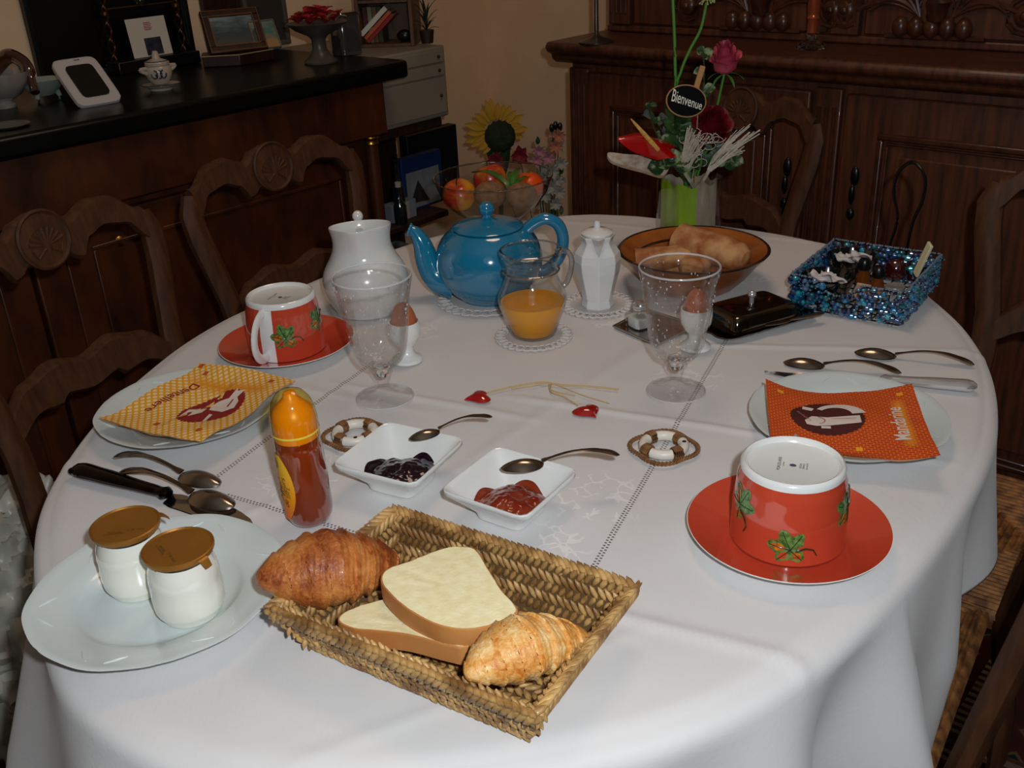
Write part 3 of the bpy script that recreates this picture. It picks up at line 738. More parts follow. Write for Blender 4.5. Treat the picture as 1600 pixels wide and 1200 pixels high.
dY('figure_print', *fan([(-.008, -.05), (.006, -.05), (.006, .05), (-.006, .05)]), .67, .62, .3, m_crim, .0036, parent=E_)
V_, F_ = text_geo('Dentelliere', .50, .075, offset=.01)
dY('lettering', V_, F_, .185, .52, -pi/2, m_crim, .0030)
for a, b in ((.16, .90), (.84, .90), (.86, .12), (.42, .14), (.05, .97)):
    for q in range(4): dY('flower_print', *fan([(.014*cos(x)+.014*cos(q*pi/2+.78), .014*sin(x)+.014*sin(q*pi/2+.78)) for x in [i*pi/4 for i in range(8)]]), a, b, 0, m_oran, .0030)
tO, sO, dO = napkin('orange and red patterned paper napkin with a brown oval print on the right plate', [(1205, 692), (1470, 712), (1425, 600), (1196, 595)], (.030, .033, .033, .036), npk_mat('orange'), cR,
                    lambda a, b: .016*sin(pi*a)*(.4+.6*abs(2*b-1)**1.5)+.004*sin(pi*b)+.002*sin(a*8))
E_ = dO('oval_print', *fan(scallop(.235, .235, 36, .04)), .39, .53, 0, m_brn, .0028)
def arc(cx, cy, r, a0, a1, w0, w1, n_=16, sy=1):
    o = []; i_ = []
    for k in range(n_+1):
        t_ = k/n_; a = a0+(a1-a0)*t_; w_ = w0+(w1-w0)*t_; o.append((cx+(r+w_)*cos(a), cy+(r+w_)*sin(a)*sy)); i_.append((cx+(r-w_)*cos(a), cy+(r-w_)*sin(a)*sy))
    V_ = o+i_; m_ = n_+1; return V_, [(k, k+1, m_+k+1, m_+k) for k in range(n_)]
dO('figure_print', *fan([(-.17, -.03), (-.16, -.085), (-.10, -.10), (.0, -.085), (.19, -.05), (.19, .06), (.12, .05), (-.02, .035), (-.12, .045)]), .41, .50, 0, m_offw, .0032, parent=E_)
dO('figure_print', *arc(.06, .03, .14, .15, 2.5, .045, .02), .40, .54, 0, m_offw, .0034, parent=E_)
dO('figure_print', *fan([(-.035, -.02), (.03, -.025), (.035, .02), (-.045, .03)]), .275, .665, -.3, m_offw, .0034, parent=E_)
dO('figure_print', *fan([(-.03, -.015), (.03, -.015), (.03, .015), (-.03, .015)]), .37, .385, 0, m_offw, .0034, parent=E_)
dO('figure_print', *arc(-.07, -.02, .05, -1.4, 1.4, .003, .006), .39, .50, 0, m_pink, .0038, parent=E_)
dO('figure_print', *fan([(-.08, -.002), (.08, -.004), (.08, .004), (-.08, .003)]), .49, .505, 0, m_pink, .0038, parent=E_)
V_, F_ = text_geo('Mandarine', .46, .10, offset=.012); dO('lettering', V_, F_, .83, .47, pi/2, m_offw, .0032)
V_, F_ = text_geo('Catherine', .16, .03); dO('lettering', V_, F_, .235, .53, pi/2+.5, m_pink, .0034)
for a, b in ((.10, .88), (.90, .88), (.16, .14), (.55, .12)):
    for q in range(4): dO('flower_print', *fan([(.013*cos(x)+.014*cos(q*pi/2+.78), .013*sin(x)+.016*sin(q*pi/2+.78)) for x in [i*pi/4 for i in range(8)]]), a, b, 0, m_yel, .0030)

# ---- yogurt jars
m_yog = mat('yogurt_in_glass', '#f1efe2', .12, coat=.8); m_lid = mat('gold_foil', '#a8712a', .38, .55, '#9c6726', 30, bump=.1, bscale=80); m_lidp = mat('foil_print', '#4c2f10', .6)
def yog(label, c, rz, R):
    t = thing('yogurt_jar', label, 'jar', flat(c, Z+.0038), rz, 'glass yogurt jars on the white plate')
    g = G(); g.lathe([(0, 0), (.020, 0), (.0225, .001), (.0245, .005), (.0262, .008), (.0270, .010), (.0275, .022), (.0268, .034), (.0272, .036), (.0262, .044), (.0240, .050), (.0232, .0535)], 48, cap=False); g.out('jar_body', m_yog, t)
    g = G(); g.lathe([(.0232, .0535), (.0236, .0555), (.0252, .0575), (.0252, .0600), (.022, .0602)], 48, cap=False); g.out('glass_neck', m_thin, t)
    def rf(a, z): return 1+(.012*sin(a*40)+.008*sin(a*17) if z < .0588 else 0)
    g = G(); g.lathe([(.0262, .0570), (.0272, .0600), (.0272, .0614), (.0262, .0620), (.0255, .0612), (.0250, .0606), (0, .0606)], 120, rf=rf, cap=False); L = g.out('foil_lid', m_lid, t)
    g = G(); g.grid(lambda a, b: ((.0262+.0075*a)*cos(.35*(b-.5)*(1-.5*a)), (.0262+.0075*a)*sin(.35*(b-.5)*(1-.5*a)), .0605-.006*a*a), 5, 5); g.out('pull_tab', m_lid, L)
    g = G()
    for s_, y_, w_ in (('NATURE', 0, .010), ('A CONSOMMER', -.0022, .016)): V_, F_ = text_geo(s_, w_); g.add([(v.x-.006, v.y+y_-.010, .0608) for v in V_], F_)
    V_, F_ = text_geo('12 08 14:32', .014); g.add([(v.x+.010, v.y-.0085, .0608) for v in V_], F_)
    g.xf(Mx.Rotation(R, 4, 'Z')); stuff(g.out('date_print', m_lidp, L, fixn=False)); return t
yog('glass yogurt jar with gold foil lid, behind and left of its twin', U(219, 912, TZ+.008), .5, .1-.5)
yog('glass yogurt jar with gold foil lid, nearest and right of its twin', U(300, 950, TZ+.008), -.6, -.95+.6)

# ---- honey bottle
hb = thing('honey_bottle', 'squeezy honey bottle with yellow domed cap', 'bottle', flat(U(487, 813, TZ)), 0); hb.rotation_euler = (0, RD(-1.0), 0)
m_honey = mat('honey_plastic', '#8a3210', .12, 0, '#7a2a0e', 20, coat=1, sss=.15); m_capo = mat('orange_plastic', '#f39a0a', .35, sss=.1); m_capy = thin_glass('yellow_clear_plastic', '#fdf0ae', .06, 1.3)
m_lab = mat('honey_label', '#f0b020', .5); n = N(m_lab); gx = n.new('ShaderNodeSeparateXYZ'); n.l.new(n.coord(), gx.inputs[0])
n.l.new(n.ramp(n.math('MULTIPLY', gx.outputs[2], 11), [(0.1, lin('#ec6a10')), (.45, lin('#f0a018')), (.9, lin('#f2c62c'))]), n.n['Principled BSDF'].inputs['Base Color'])
g = G(); g.lathe([(0, 0), (.014, 0), (.0178, .0025), (.0205, .008), (.0213, .014), (.0213, .05), (.0208, .074), (.0200, .0835), (.0186, .0862), (0, .0862)], 48, cap=False); g.out('bottle_body', m_honey, hb)
g = G(); g.lathe([(.0190, .0865), (.0193, .0905), (.0190, .0915), (.0192, .093), (.0191, .106), (.0168, .114), (.0105, .1205), (.0066, .1245), (.005, .1295), (0, .1305)], 40, cap=False); g.out('inner_cap', m_capo, hb)
g = G(); g.lathe([(.0203, .0815), (.0206, .088), (.0206, .104), (.0196, .114), (.0168, .122), (.0118, .1285), (.005, .1320), (0, .1326)], 48, cap=False); g.out('clear_dome', m_capy, hb)
g = G(); g.lathe([(.02075, .0925), (.0211, .0935), (.02075, .0945)], 48, cap=False); g.out('cap_ring', mat('pale_yellow_plastic', '#e6d24a', .3), hb)
fa = atan2(-U(487, 813, TZ).y, -U(487, 813, TZ).x)-1.25
def hl(x, z, o=.0004): r = .0213-.0007*max(0, (z-.05)/.025)+o; a = fa+x/r; return (r*cos(a), r*sin(a), z)
lb_ = G(); lb_.grid(lambda a, b: hl((2*b-1)*.0172*sin(pi*(.04+.92*a))**.6, .010+.066*a), 30, 16); LB = lb_.out('label', m_lab, hb)
g = G()
for s_, x_, w_ in (('Miel', -.001, .022), ('de Fleurs', .006, .030), ('250 g', .0105, .012)):
    V_, F_ = text_geo(s_, w_, shear=.2); g.add([hl(-v.y*1+x_, .040+v.x, .0008) for v in V_], F_)
g.out('lettering', mat('label_ink', '#5d3410', .6), LB, fixn=False)
g = G(); g.lathe([(0, 0), (.0045, .0001), (.005, 0)], 20); g.V = [hl(v[0]-.003, .066+v[1], .0008) for v in g.V]; g.out('emblem', mat('emblem_ink', '#8d7a30', .5), LB, fixn=False)

# ---- square jam dishes
def sqring(s_, z, n=64, p=6): 
    o = []
    for k in range(n):
        a = 2*pi*k/n+pi/n; c_, d_2 = cos(a), sin(a); r = (abs(c_)**p+abs(d_2)**p)**(-1/p); o.append((s_*r*c_, s_*r*d_2, z))
    return o
def loft(g, rings):
    n = len(rings[0]); V_ = [v for r in rings for v in r]; F_ = []
    for i in range(len(rings)-1):
        for k in range(n): F_.append((i*n+k, i*n+(k+1) % n, (i+1)*n+(k+1) % n, (i+1)*n+k))
    F_.append(tuple(reversed(range(n)))); F_.append(tuple((len(rings)-1)*n+k for k in range(n))); return g.add(V_, F_)
def jamdish(label, pxs, lab2, jm, seed):
    P = [U(*p, TZ+.034) for p in pxs]; c = sum(P, Vc())/4; ax = ((P[1]-P[0])+(P[2]-P[3])); rz = atan2(ax.y, ax.x)
    h = ((P[1]-P[0]).length+(P[2]-P[1]).length)/4*1.02
    t = thing('jam_dish', label, 'dish', flat(c), rz, 'square white jam dishes')
    g = G(); rings = []
    def dip(ring, d): return [(x, y, z-d*(1-min(1, (abs(abs(x)-abs(y))/h)))*0) for x, y, z in ring]
    for s_, z in ((.50, 0), (.54, .001), (.58, .008), (.80, .020), (.95, .0275), (.995, .030), (1.0, .0335), (.985, .0345), (.955, .034), (.91, .0305), (.76, .021), (.54, .0075), (.48, .0055)): rings.append(sqring(h*s_, z, p=12 if s_ > .6 else 6))
    loft(g, rings); g.out('dish', m_white, t)
    g = G(); R_ = h*.80; fx = c.x; ca = atan2(-c.y, -c.x)-rz; ox, oy = .007*cos(ca), .007*sin(ca)
    def fn(a, b):
        an = 2*pi*b; r = R_*a*(1+.14*NZ.noise(Vc((cos(an)*1.3, sin(an)*1.3, seed))))*(1-.0*a)
        x, y = r*cos(an), r*sin(an); q = max(abs(x+ox), abs(y+oy))/h
        base = pwl(q, [(0, .006), (.5, .008), (.8, .024), (1, .034)])
        z = max(.0100+.0115*(1-a**2.2)+.0030*NZ.noise(Vc((x*70, y*70, seed)))+.0012*NZ.noise(Vc((x*210, y*210, seed))), 0)
        return (x+ox, y+oy, max(z, base+.0006) if a < .97 else base-.0005)
    g.grid(fn, 40, 80, cv=True); j = g.out('jam', jm, None, loc=flat(c), rot=(0, 0, rz)); tag(j, lab2, 'jam', 'servings of jam')
    return t, P, c, rz
m_jd = mat('blackberry_jam', '#14060f', .14, 0, '#22081a', 40, coat=.3, bump=.25, bscale=220); m_jr = mat('strawberry_jam', '#7a1c0c', .16, 0, '#8c3a20', 60, coat=.3, bump=.2, bscale=260, sss=.1)
t1, P1, c1, r1 = jamdish('square white dish with dark berry jam', [(518, 728), (648, 760), (725, 688), (604, 661)], 'dark purple berry jam in the left square dish', m_jd, 3)
t2, P2, c2, r2 = jamdish('square white dish with red jam', [(681, 768), (812, 810), (908, 738), (786, 701)], 'glossy red jam in the right square dish', m_jr, 8)
spoon('silver spoon resting on the rim of the dark jam dish', U(640, 688, TZ+.036), U(770, 657, TZ+.038), .0345, 'jam spoons', 0, .004)
spoon('silver spoon resting on the rim of the red jam dish', U(783, 734, TZ+.036), U(968, 717, TZ+.036), .0345, 'jam spoons', 0, .002)

# ---- goblets
m_rimg = mat('rim_highlight', '#e9eef0', .25); m_rimg.node_tree.nodes['Principled BSDF'].inputs['Alpha'].default_value = .38  # whitish see-through colour stands in for flash highlights on rim and foot edge
m_core = glass('solid_glass_stem', '#ffffff')
def bubmat():
    m = mat('bubble_glint', '#f2f6f8', .08, coat=1); m.node_tree.nodes['Principled BSDF'].inputs['Alpha'].default_value = .55; return m
def goblet(label, c):
    t = thing('goblet', label, 'glass', flat(c), 0, 'bubbled glass goblets')
    def rf(a, z): return 1+.016*cos(8*a)*max(0, 1-((z-.085)/.04)**2)
    g = G()
    pr = [(0, .0), (.030, .0), (.0325, .001), (.0325, .0022), (.028, .0035), (.018, .0060), (.0095, .0095), (.0062, .014), (.0066, .020), (.0095, .027), (.0118, .033), (.0108, .0365), (.0085, .0375), (.0115, .0395), (.0185, .0425), (.0245, .048), (.0285, .056), (.0310, .068), (.0335, .085), (.0360, .105), (.0392, .125), (.0425, .140), (.0432, .145), (.0425, .1465), (.0412, .1450),
          (.0375, .125), (.0342, .105), (.0317, .085), (.0292, .068), (.0268, .056), (.0225, .0495), (.0165, .0455), (.008, .0440), (0, .0438)]
    g.lathe(pr, 72, rf=rf, cap=False); g.out('goblet_glass', m_glass, t)
    g = G(); g.tube([(.0422*cos(a), .0422*sin(a), .1458) for a in [2*pi*k/72 for k in range(72)]], .0011, 8, closed=True); g.out('rim', m_rimg, t)
    g = G(); g.tube([(.0322*cos(a), .0322*sin(a), .0014) for a in [2*pi*k/72 for k in range(72)]], .0009, 8, closed=True); g.out('foot_edge', m_rimg, t)
    g = G(); g.ball((0, 0, .0405), (.010, .010, .003), 16, 8); g.ball((0, 0, .031), (.0075, .0075, .006), 16, 8); g.out('stem_core', m_core, t)
    g = G(); rr = random.Random(5)
    for q in range(130):
        a = rr.uniform(0, 2*pi); z = rr.uniform(.047, .140); r = pwl(z, [(.05, .0245), (.085, .0326), (.125, .0384), (.14, .041)])
        g.ball((r*cos(a), r*sin(a), z), (rr.uniform(.0003, .0008), rr.uniform(.0003, .0008), rr.uniform(.0005, .0016)), 6, 4)
    stuff(g.out('air_bubbles', bubmat() if 'bubble_glint' not in bpy.data.materials else bpy.data.materials['bubble_glint'], t))
goblet('bubbled glass goblet in front of the left egg cup and white jug', U(602, 623, TZ)); goblet('bubbled glass goblet in front of the salt shaker and bread bowl', U(1056, 613, TZ))

# ---- egg cups, eggs
m_egg = mat('brown_egg', '#b5643c', .45, 0, '#a85a35', 30, bump=.1, bscale=300)
def eggcup(label, c, lab2):
    t = thing('egg_cup', label, 'egg cup', flat(c), 0, 'white egg cups')
    g = G(); g.lathe([(0, .001), (.017, 0), (.019, .001), (.0185, .004), (.012, .009), (.0085, .014), (.009, .020), (.0145, .026), (.0185, .034), (.0195, .044), (.0185, .052), (.0172, .052), (.0172, .044), (.0160, .034), (.010, .0285), (0, .027)], 40, cap=False); g.out('cup', m_white, t)
    g = G(); g.lathe([(.0158*sin(pi*k/16)*(1.0 if k < 8 else 1-.10*sin(pi*(k-8)/8)), .0525-.0205*cos(pi*k/16)*(1 if k < 8 else 1.15)) for k in range(17)], 32, cap=False)
    tag(g.out('egg', m_egg, None, loc=flat(c)), lab2, 'egg', 'brown eggs in egg cups')
eggcup('white egg cup standing behind the left goblet', U(637, 565, TZ), 'brown egg in the left egg cup, beside the white jug'); eggcup('white egg cup half hidden behind the right goblet stem', U(1086, 545, TZ), 'brown egg seen through the right goblet')

# ---- doilies
m_lace = mat('lace_paper', '#d8d0cb', .85)
def doily(label, c, R):
    g = G(); k = 28
    g.grid(lambda a, b: (R*.82*a*cos(2*pi*b), R*.82*a*sin(2*pi*b), .0008+.0004*sin(a*40)), 14, 56, cv=True)
    for q in range(k):
        a = 2*pi*q/k; g.tube([(R*.90*cos(a)+.0075*R/.05*cos(x), R*.90*sin(a)+.0075*R/.05*sin(x), .001) for x in [i*pi/4 for i in range(8)]], .0011, 5, closed=True)
    tag(g.out('doily', m_lace, None, loc=flat(c, Z+.0005)), label, 'doily', 'round lace doilies')
doily('lace doily under the orange juice carafe', U(834, 527, TZ), .047); doily('lace doily under the turquoise teapot', U(760, 468, TZ), .066); doily('lace doily under the white faceted creamer', U(934, 478, TZ), .048)

# ---- teapot
m_teal = mat('turquoise_glaze', '#15799f', .12, 0, '#147399', 3, coat=.7)
tc_ = U(768, 466, TZ); tp = thing('teapot', 'round turquoise glazed teapot', 'teapot', flat(tc_, Z+.0015), RD(176))
BP = [(0, .0), (.038, .0), (.043, .003), (.056, .014), (.068, .031), (.0735, .050), (.072, .068), (.065, .084), (.053, .0965), (.0465, .1000), (.043, .0985), (.04, .096), (0, .094)]
g = G(); g.lathe([tuple(p)[:2] for p in crv([(r, z, 0) for r, z in BP], 4)], 72, cap=False); g.out('pot_body', m_teal, tp)
g = G(); g.lathe([(.0475, .1008), (.0485, .1022), (.046, .1038), (.036, .1075), (.02, .1110), (.009, .1125), (.0065, .115), (.0065, .118)], 64, cap=False); ld = g.out('lid', m_teal, tp)
g = G(); g.lathe([(.0062, .1175), (.009, .120), (.0108, .1255), (.0095, .131), (.005, .1345), (0, .135)], 28, cap=False); g.out('knob', m_teal, ld)
g = G(); pp = crv([(.050, 0, .022), (.072, 0, .030), (.085, 0, .052), (.0905, 0, .078), (.099, 0, .095), (.108, 0, .1005)], 6)
g.tube(pp, [.0255-.0185*min(1, (i/(len(pp)-1))*1.12)+.0022*(i/(len(pp)-1) > .93) for i in range(len(pp))], 20, up=(0, 1, 0))
g.out('spout', m_teal, tp)
g = G(); pp = crv([(-.048, 0, .088), (-.060, 0, .101), (-.078, 0, .109), (-.095, 0, .101), (-.102, 0, .080), (-.096, 0, .055), (-.080, 0, .038), (-.066, 0, .034)], 6); g.tube(pp, .0082, 14, up=(0, 1, 0)); g.out('handle', m_teal, tp)

# ---- juice carafe
jc = U(834, 525, TZ); t = thing('juice_carafe', 'small glass carafe half full of orange juice', 'carafe', flat(jc, Z+.0015), RD(18))
prof = crv([(0, .001, 0), (.024, .0005, 0), (.0285, .003, 0), (.034, .018, 0), (.0405, .036, 0), (.0432, .047, 0), (.0425, .054, 0), (.037, .066, 0), (.0322, .078, 0), (.0312, .084, 0), (.0345, .0865, 0), (.0318, .089, 0), (.0325, .096, 0), (.0355, .101, 0), (.0372, .108, 0), (.0368, .112, 0)], 3)
def crf(a, z): return 1+.10*max(0, (z-.1)/.012)*exp(-((((a-3.9+pi) % (2*pi))-pi)/.28)**2)
g = G(); g.lathe([(p.x, p.y) for p in prof], 64, rf=crf, cap=False); g.out('carafe_glass', m_thin, t)
for zz, r_ in ((.112, .0368), (.0865, .0346)):
    g = G(); g.tube([(r_*crf(a, zz)*cos(a), r_*crf(a, zz)*sin(a), zz) for a in [2*pi*k/64 for k in range(64)]], .0013, 6, closed=True); g.out('glass_ring', thin_glass('glass_bead', '#e6ecec', .05, 3, solid=.3) if 'glass_bead' not in bpy.data.materials else bpy.data.materials['glass_bead'], t)
m_gbead = bpy.data.materials['glass_bead']
g = G(); pp = crv([(.033, 0, .104), (.046, 0, .104), (.054, 0, .093), (.053, 0, .078), (.048, 0, .064), (.0415, 0, .057)], 6); g.tube(pp, .0036, 10, up=(0, 1, 0)); g.out('handle', m_gbead, t)
g = G(); g.lathe([(0, .0032), (.024, .003), (.0275, .0055), (.0328, .019), (.0390, .036), (.0404, .0435), (.0400, .0455), (0, .0455)], 56, cap=False)
tag(g.out('orange_juice', mat('orange_juice', '#f6a410', .2, 0, '#ee980c', 20, coat=.3), None, loc=flat(jc, Z+.0015)), 'orange juice filling the lower half of the carafe', 'juice')

# ---- white jug
wj = U(577, 483, TZ); t = thing('milk_jug', 'tall white china jug behind the left goblet', 'jug', flat(wj), RD(100))
pr = crv([(0, .001, 0), (.040, .0, 0), (.046, .004, 0), (.055, .022, 0), (.0585, .040, 0), (.055, .058, 0), (.045, .076, 0), (.0395, .090, 0), (.0390, .104, 0), (.0415, .117, 0), (.0400, .1172, 0), (.0370, .104, 0), (.038, .09, 0), (.043, .076, 0), (.052, .058, 0), (.053, .040, 0), (.04, .008, 0), (0, .006, 0)], 4)
def jrf(a, z): return 1+.20*max(0, (z-.085)/.03)*exp(-((((a-pi*.94+pi) % (2*pi))-pi)/.42)**2)
g = G(); g.lathe([(p.x, p.y) for p in pr], 72, rf=jrf, cap=False)
g.V = [(x, y, z+(.004*max(0, (z-.1)/.014)*-cos(atan2(y, x)))) for x, y, z in g.V]; g.out('jug_body', m_white, t)
g = G(); g.tube(crv([(.036, 0, .100), (.060, 0, .108), (.075, 0, .088), (.074, 0, .060), (.054, 0, .040)], 6), .0055, 12, up=(0, 1, 0)); hd = g.out('handle', m_white, t)
g = G(); g.ball((.049, 0, .117), (.0075, .0075, .008), 16, 12); g.tube([(.048, 0, .105), (.049, 0, .112)], .004, 10); g.out('thumb_knob', m_white, hd)

# ---- faceted creamer
cc = U(934, 481, TZ); t = thing('coffee_creamer', 'white faceted china creamer with pointed lid', 'creamer', flat(cc, Z+.0015), RD(-92))
g = G(); g.lathe([(0, 0), (.021, 0), (.0225, .003), (.0205, .012), (.0235, .026), (.0300, .052), (.0315, .066), (.0300, .076), (.0220, .088), (.0205, .092), (.0235, .099), (.0225, .101), (.019, .095), (0, .094)], 8, cap=False); g.out('creamer_body', m_white, t, smooth=False, bevel=.0012)
g = G(); g.add([(.019, -.009, .100), (.019, .009, .100), (.038, 0, .103), (.024, -.006, .078), (.024, .006, .078), (.0285, 0, .074)], [(0, 2, 1), (0, 3, 5, 2), (1, 2, 5, 4), (0, 1, 4, 3)]); g.out('spout', m_white, t, smooth=False)
g = G(); g.lathe([(.0205, .1005), (.0212, .103), (.014, .107), (.006, .1085), (.0042, .1095), (.0045, .114), (.0035, .1175), (0, .1185)], 16, cap=False); g.out('lid', m_white, t)
g = G(); g.tube(crv([(-.022, 0, .094), (-.038, 0, .092), (-.046, 0, .074), (-.040, 0, .052), (-.026, 0, .040)], 5), .0035, 8, up=(0, 1, 0)); g.out('handle', m_white, t)

# ---- bread bowl with bread
m_terra = mat('brown_glazed_clay', '#a85e20', .3, 0, '#8a4a18', 25, coat=.2, bump=.1, bscale=80); m_terr2 = mat('dark_glaze', '#2a150c', .25, coat=.5)
bc = U(1081, 447, TZ); t = thing('bread_bowl', 'brown glazed earthenware bowl holding baguette pieces', 'bowl', flat(bc), 0)
g = G(); g.lathe([(0, .002), (.054, 0), (.060, .004), (.078, .022), (.091, .040), (.1005, .0500), (.1030, .0520)], 72, cap=False); g.lathe([(.1005, .0545), (.086, .0475), (.078, .0440)], 72, cap=False); g.lathe([(.0755, .042), (.066, .022), (.045, .007), (0, .006)], 72, cap=False); g.out('bowl_body', m_terra, t)
g = G(); g.lathe([(.1030, .0520), (.1045, .0540), (.1030, .0555), (.1000, .0548)], 72, cap=False); g.lathe([(.0785, .0446), (.0768, .0442), (.0752, .0410)], 72, cap=False); g.out('dark_rim', m_terr2, t)
m_crust = mat('bread_crust', '#9a562a', .7, 0, '#c49260', 40, contrast=(.38, .62), bump=.5, bscale=160); m_crumb = mat('bread_crumb', '#e3cfa2', .9, 0, '#d4bb86', 120, bump=.6, bscale=300)
def baguette(label, loc, rz, L, R_, tilt=0, roll=0):
    t = thing('baguette_piece', label, 'bread', loc, rz, 'baguette pieces in the brown bowl'); t.rotation_euler = (roll, tilt, rz)
    def fn(a, b):
        an = 2*pi*b; r = R_*(pwl(a, [(0, 1), (.6, 1), (.85, .86), (.96, .55), (1, .05)]))*(1+.05*NZ.noise(Vc((a*5, cos(an), sin(an)))))
        slash = 1-.10*exp(-((sin(an)-.9)/.3)**2)*abs(sin(a*7+an)); return (L*a-L/2, r*cos(an)*slash, r*.82*sin(an)*slash)
    g = G(); g.grid(fn, 30, 28, cv=True); g.out('crust', m_crust, t)
    g = G(); g.grid(lambda a, b: (-L/2+.0003-.001*(1-a), fn(0, b)[1]*a, fn(0, b)[2]*a), 6, 28, cv=True); g.out('crumb', m_crumb, t)
p = U(1115, 390, TZ+.06); baguette('large baguette end lying on top in the brown bowl', (p.x, p.y, TZ+.062), RD(-42), .108, .027, RD(6))
p = U(1040, 402, TZ+.05); baguette('baguette piece at the left of the bowl with cut face showing', (p.x, p.y, TZ+.050), RD(-6), .082, .020, RD(-4))
p = U(1088, 412, TZ+.045); baguette('short baguette piece at the front of the bowl', (p.x+.0, p.y, TZ+.046), RD(-120), .062, .020, RD(0))
p = U(1055, 425, TZ+.03); baguette('small baguette piece low in the bowl, behind the goblet', (p.x+.003, p.y+.006, TZ+.034), RD(150), .06, .017)

# ---- salt shaker on little tray, butter dish
P = [U(*q, TZ+.003) for q in ((958, 511), (1026, 541), (1090, 510), (1010, 484))]; c = sum(P, Vc())/4
t = thing('steel_tray', 'small flat steel tray under the salt shaker', 'tray', flat(c), 0)
g = G(); g.slab([p-c+Vc((0, 0, 0)) for p in P], (0, 0, -.0015)); g.V = [(x, y, z+.002) for x, y, z in g.V]; g.out('plate', m_steel, t, bevel=.0008)
g = G(); g.tube([p-c+Vc((0, 0, .003)) for p in P], .0012, 6, closed=True); g.out('rim', m_steel, t)
sc = U(1000, 510, TZ+.004); t = thing('salt_shaker', 'small glass salt shaker with steel top', 'salt shaker', flat(sc, Z+.0025), .5)
g = G(); loft(g, [sqring(s_, z, 32, 5) for s_, z in ((.0135, 0), (.0145, .001), (.0150, .010), (.0145, .018), (.010, .0225), (.0085, .0235))]); g.out('glass_body', m_thin, t)
g = G(); loft(g, [sqring(s_, z, 32, 5) for s_, z in ((.0120, .0015), (.0125, .003), (.0128, .014), (.0125, .0145))]); g.out('salt', mat('salt', '#dcd8d4', .9), t)
g = G(); g.lathe([(.0090, .0232), (.0095, .0245), (.0095, .0265), (.0090, .0270), (.0095, .0280), (.0092, .0310), (.007, .0335), (0, .0345)], 24); g.out('steel_cap', m_brs, t)
P = [U(*q, TZ+.008) for q in ((1060, 500), (1143, 533), (1290, 491), (1196, 462))]; c = sum(P, Vc())/4; rz = yaw(P[1], P[2]); hx = (P[2]-P[1]).length/2; hy = (P[1]-P[0]).length/2
t = thing('butter_dish', 'steel butter dish with domed lid and ball knob', 'butter dish', flat(c), rz)
m_dst = mat('dark_mirror_steel', '#6a5f57', .07, 1, bump=.04, bscale=25)
def rect(sx, sy, z, p=9, n=96, sc_=0):
    o = []
    for k in range(n):
        a = 2*pi*(k+.5)/n; c_, d2 = cos(a), sin(a); r = (abs(c_)**p+abs(d2)**p)**(-1/p); f = 1+sc_*abs(sin(a*9)); o.append((sx*r*c_*f, sy*r*d2*f, z)); 
    return o
g = G(); loft(g, [rect(hx*.80, hy*.74, .0), rect(hx*.84, hy*.8, .001), rect(hx*.98, hy*.97, .0075, 9, 96, .03), rect(hx*.985, hy*.975, .0085, 9, 96, .03), rect(hx*.82, hy*.80, .0025), rect(hx*.8, hy*.76, .002)]); g.out('tray', m_dst, t)
lx, ly = hx*.70, hy*.78
g = G(); loft(g, [rect(lx*1.1, ly*1.08, .0065), rect(lx*1.1, ly*1.08, .0080), rect(lx, ly, .0090), rect(lx*.96, ly*.95, .020), rect(lx*.90, ly*.87, .0245), rect(lx*.8, ly*.74, .026)]); l_ = g.out('lid', m_dst, t)
g = G(); g.tube([(0, 0, .026), (0, 0, .034)], .003, 12); g.ball((0, 0, .0375), .0052, 18, 12); g.out('ball_knob', m_brs, l_)
A, B = U(1195, 510, TZ+.012), U(1287, 489, TZ+.014); t = thing('butter_knife', 'steel butter knife laid along the edge of the butter dish', 'knife', flat(A, Z+.0095), yaw(A, B))
L = (B-A).length; g = G(); g.tube([(L*.42+L*.58*u_, 0, .003) for u_ in (0, .1, .3, .6, .85, 1)], [.002, .0028, .0035, .0050, .0056, .002], 8, flat=.4); g.out('handle', m_silver, t)
g = G(); g.tube([(L*.43*u_, 0, .0025) for u_ in (0, .1, .4, .8, 1)], [.0008, .004, .0055, .005, .002], 8, flat=.15); g.out('blade', m_silver, t)

# ---- raffia strand with two glass hearts
m_raf = mat('raffia', '#c7ab7c', .8); m_heart = mat('red_glass_heart', '#a3060a', .06, coat=1, sss=.1)
t = thing('raffia_bow', 'raffia strand with a red glass heart at each end', 'decoration', flat(U(850, 612, Z)), 0); O = Vc(t.location)
def lp(*q, z=.002): return [U(*p, Z)-O+Vc((0, 0, z)) for p in q]
g = G(); g.tube(crv(lp((763, 616), (800, 607), (845, 600), (880, 604), (930, 607), (966, 611)), 6), .0011, 5); g.out('raffia_strand', m_raf, t)
g = G(); g.tube(crv(lp((845, 601), (870, 604), (905, 618), (952, 633)), 6), .0006, 5); g.out('raffia_strand', m_raf, t)
g = G(); g.tube(crv(lp((858, 603), (862, 615), (880, 622), (903, 636)), 6), .0009, 5); g.out('raffia_strand', m_raf, t)
g = G(); g.tube(crv(lp((800, 610), (830, 606), (860, 601), (862, 612), (898, 621)), 6), .0007, 5); g.out('raffia_strand', m_raf, t)
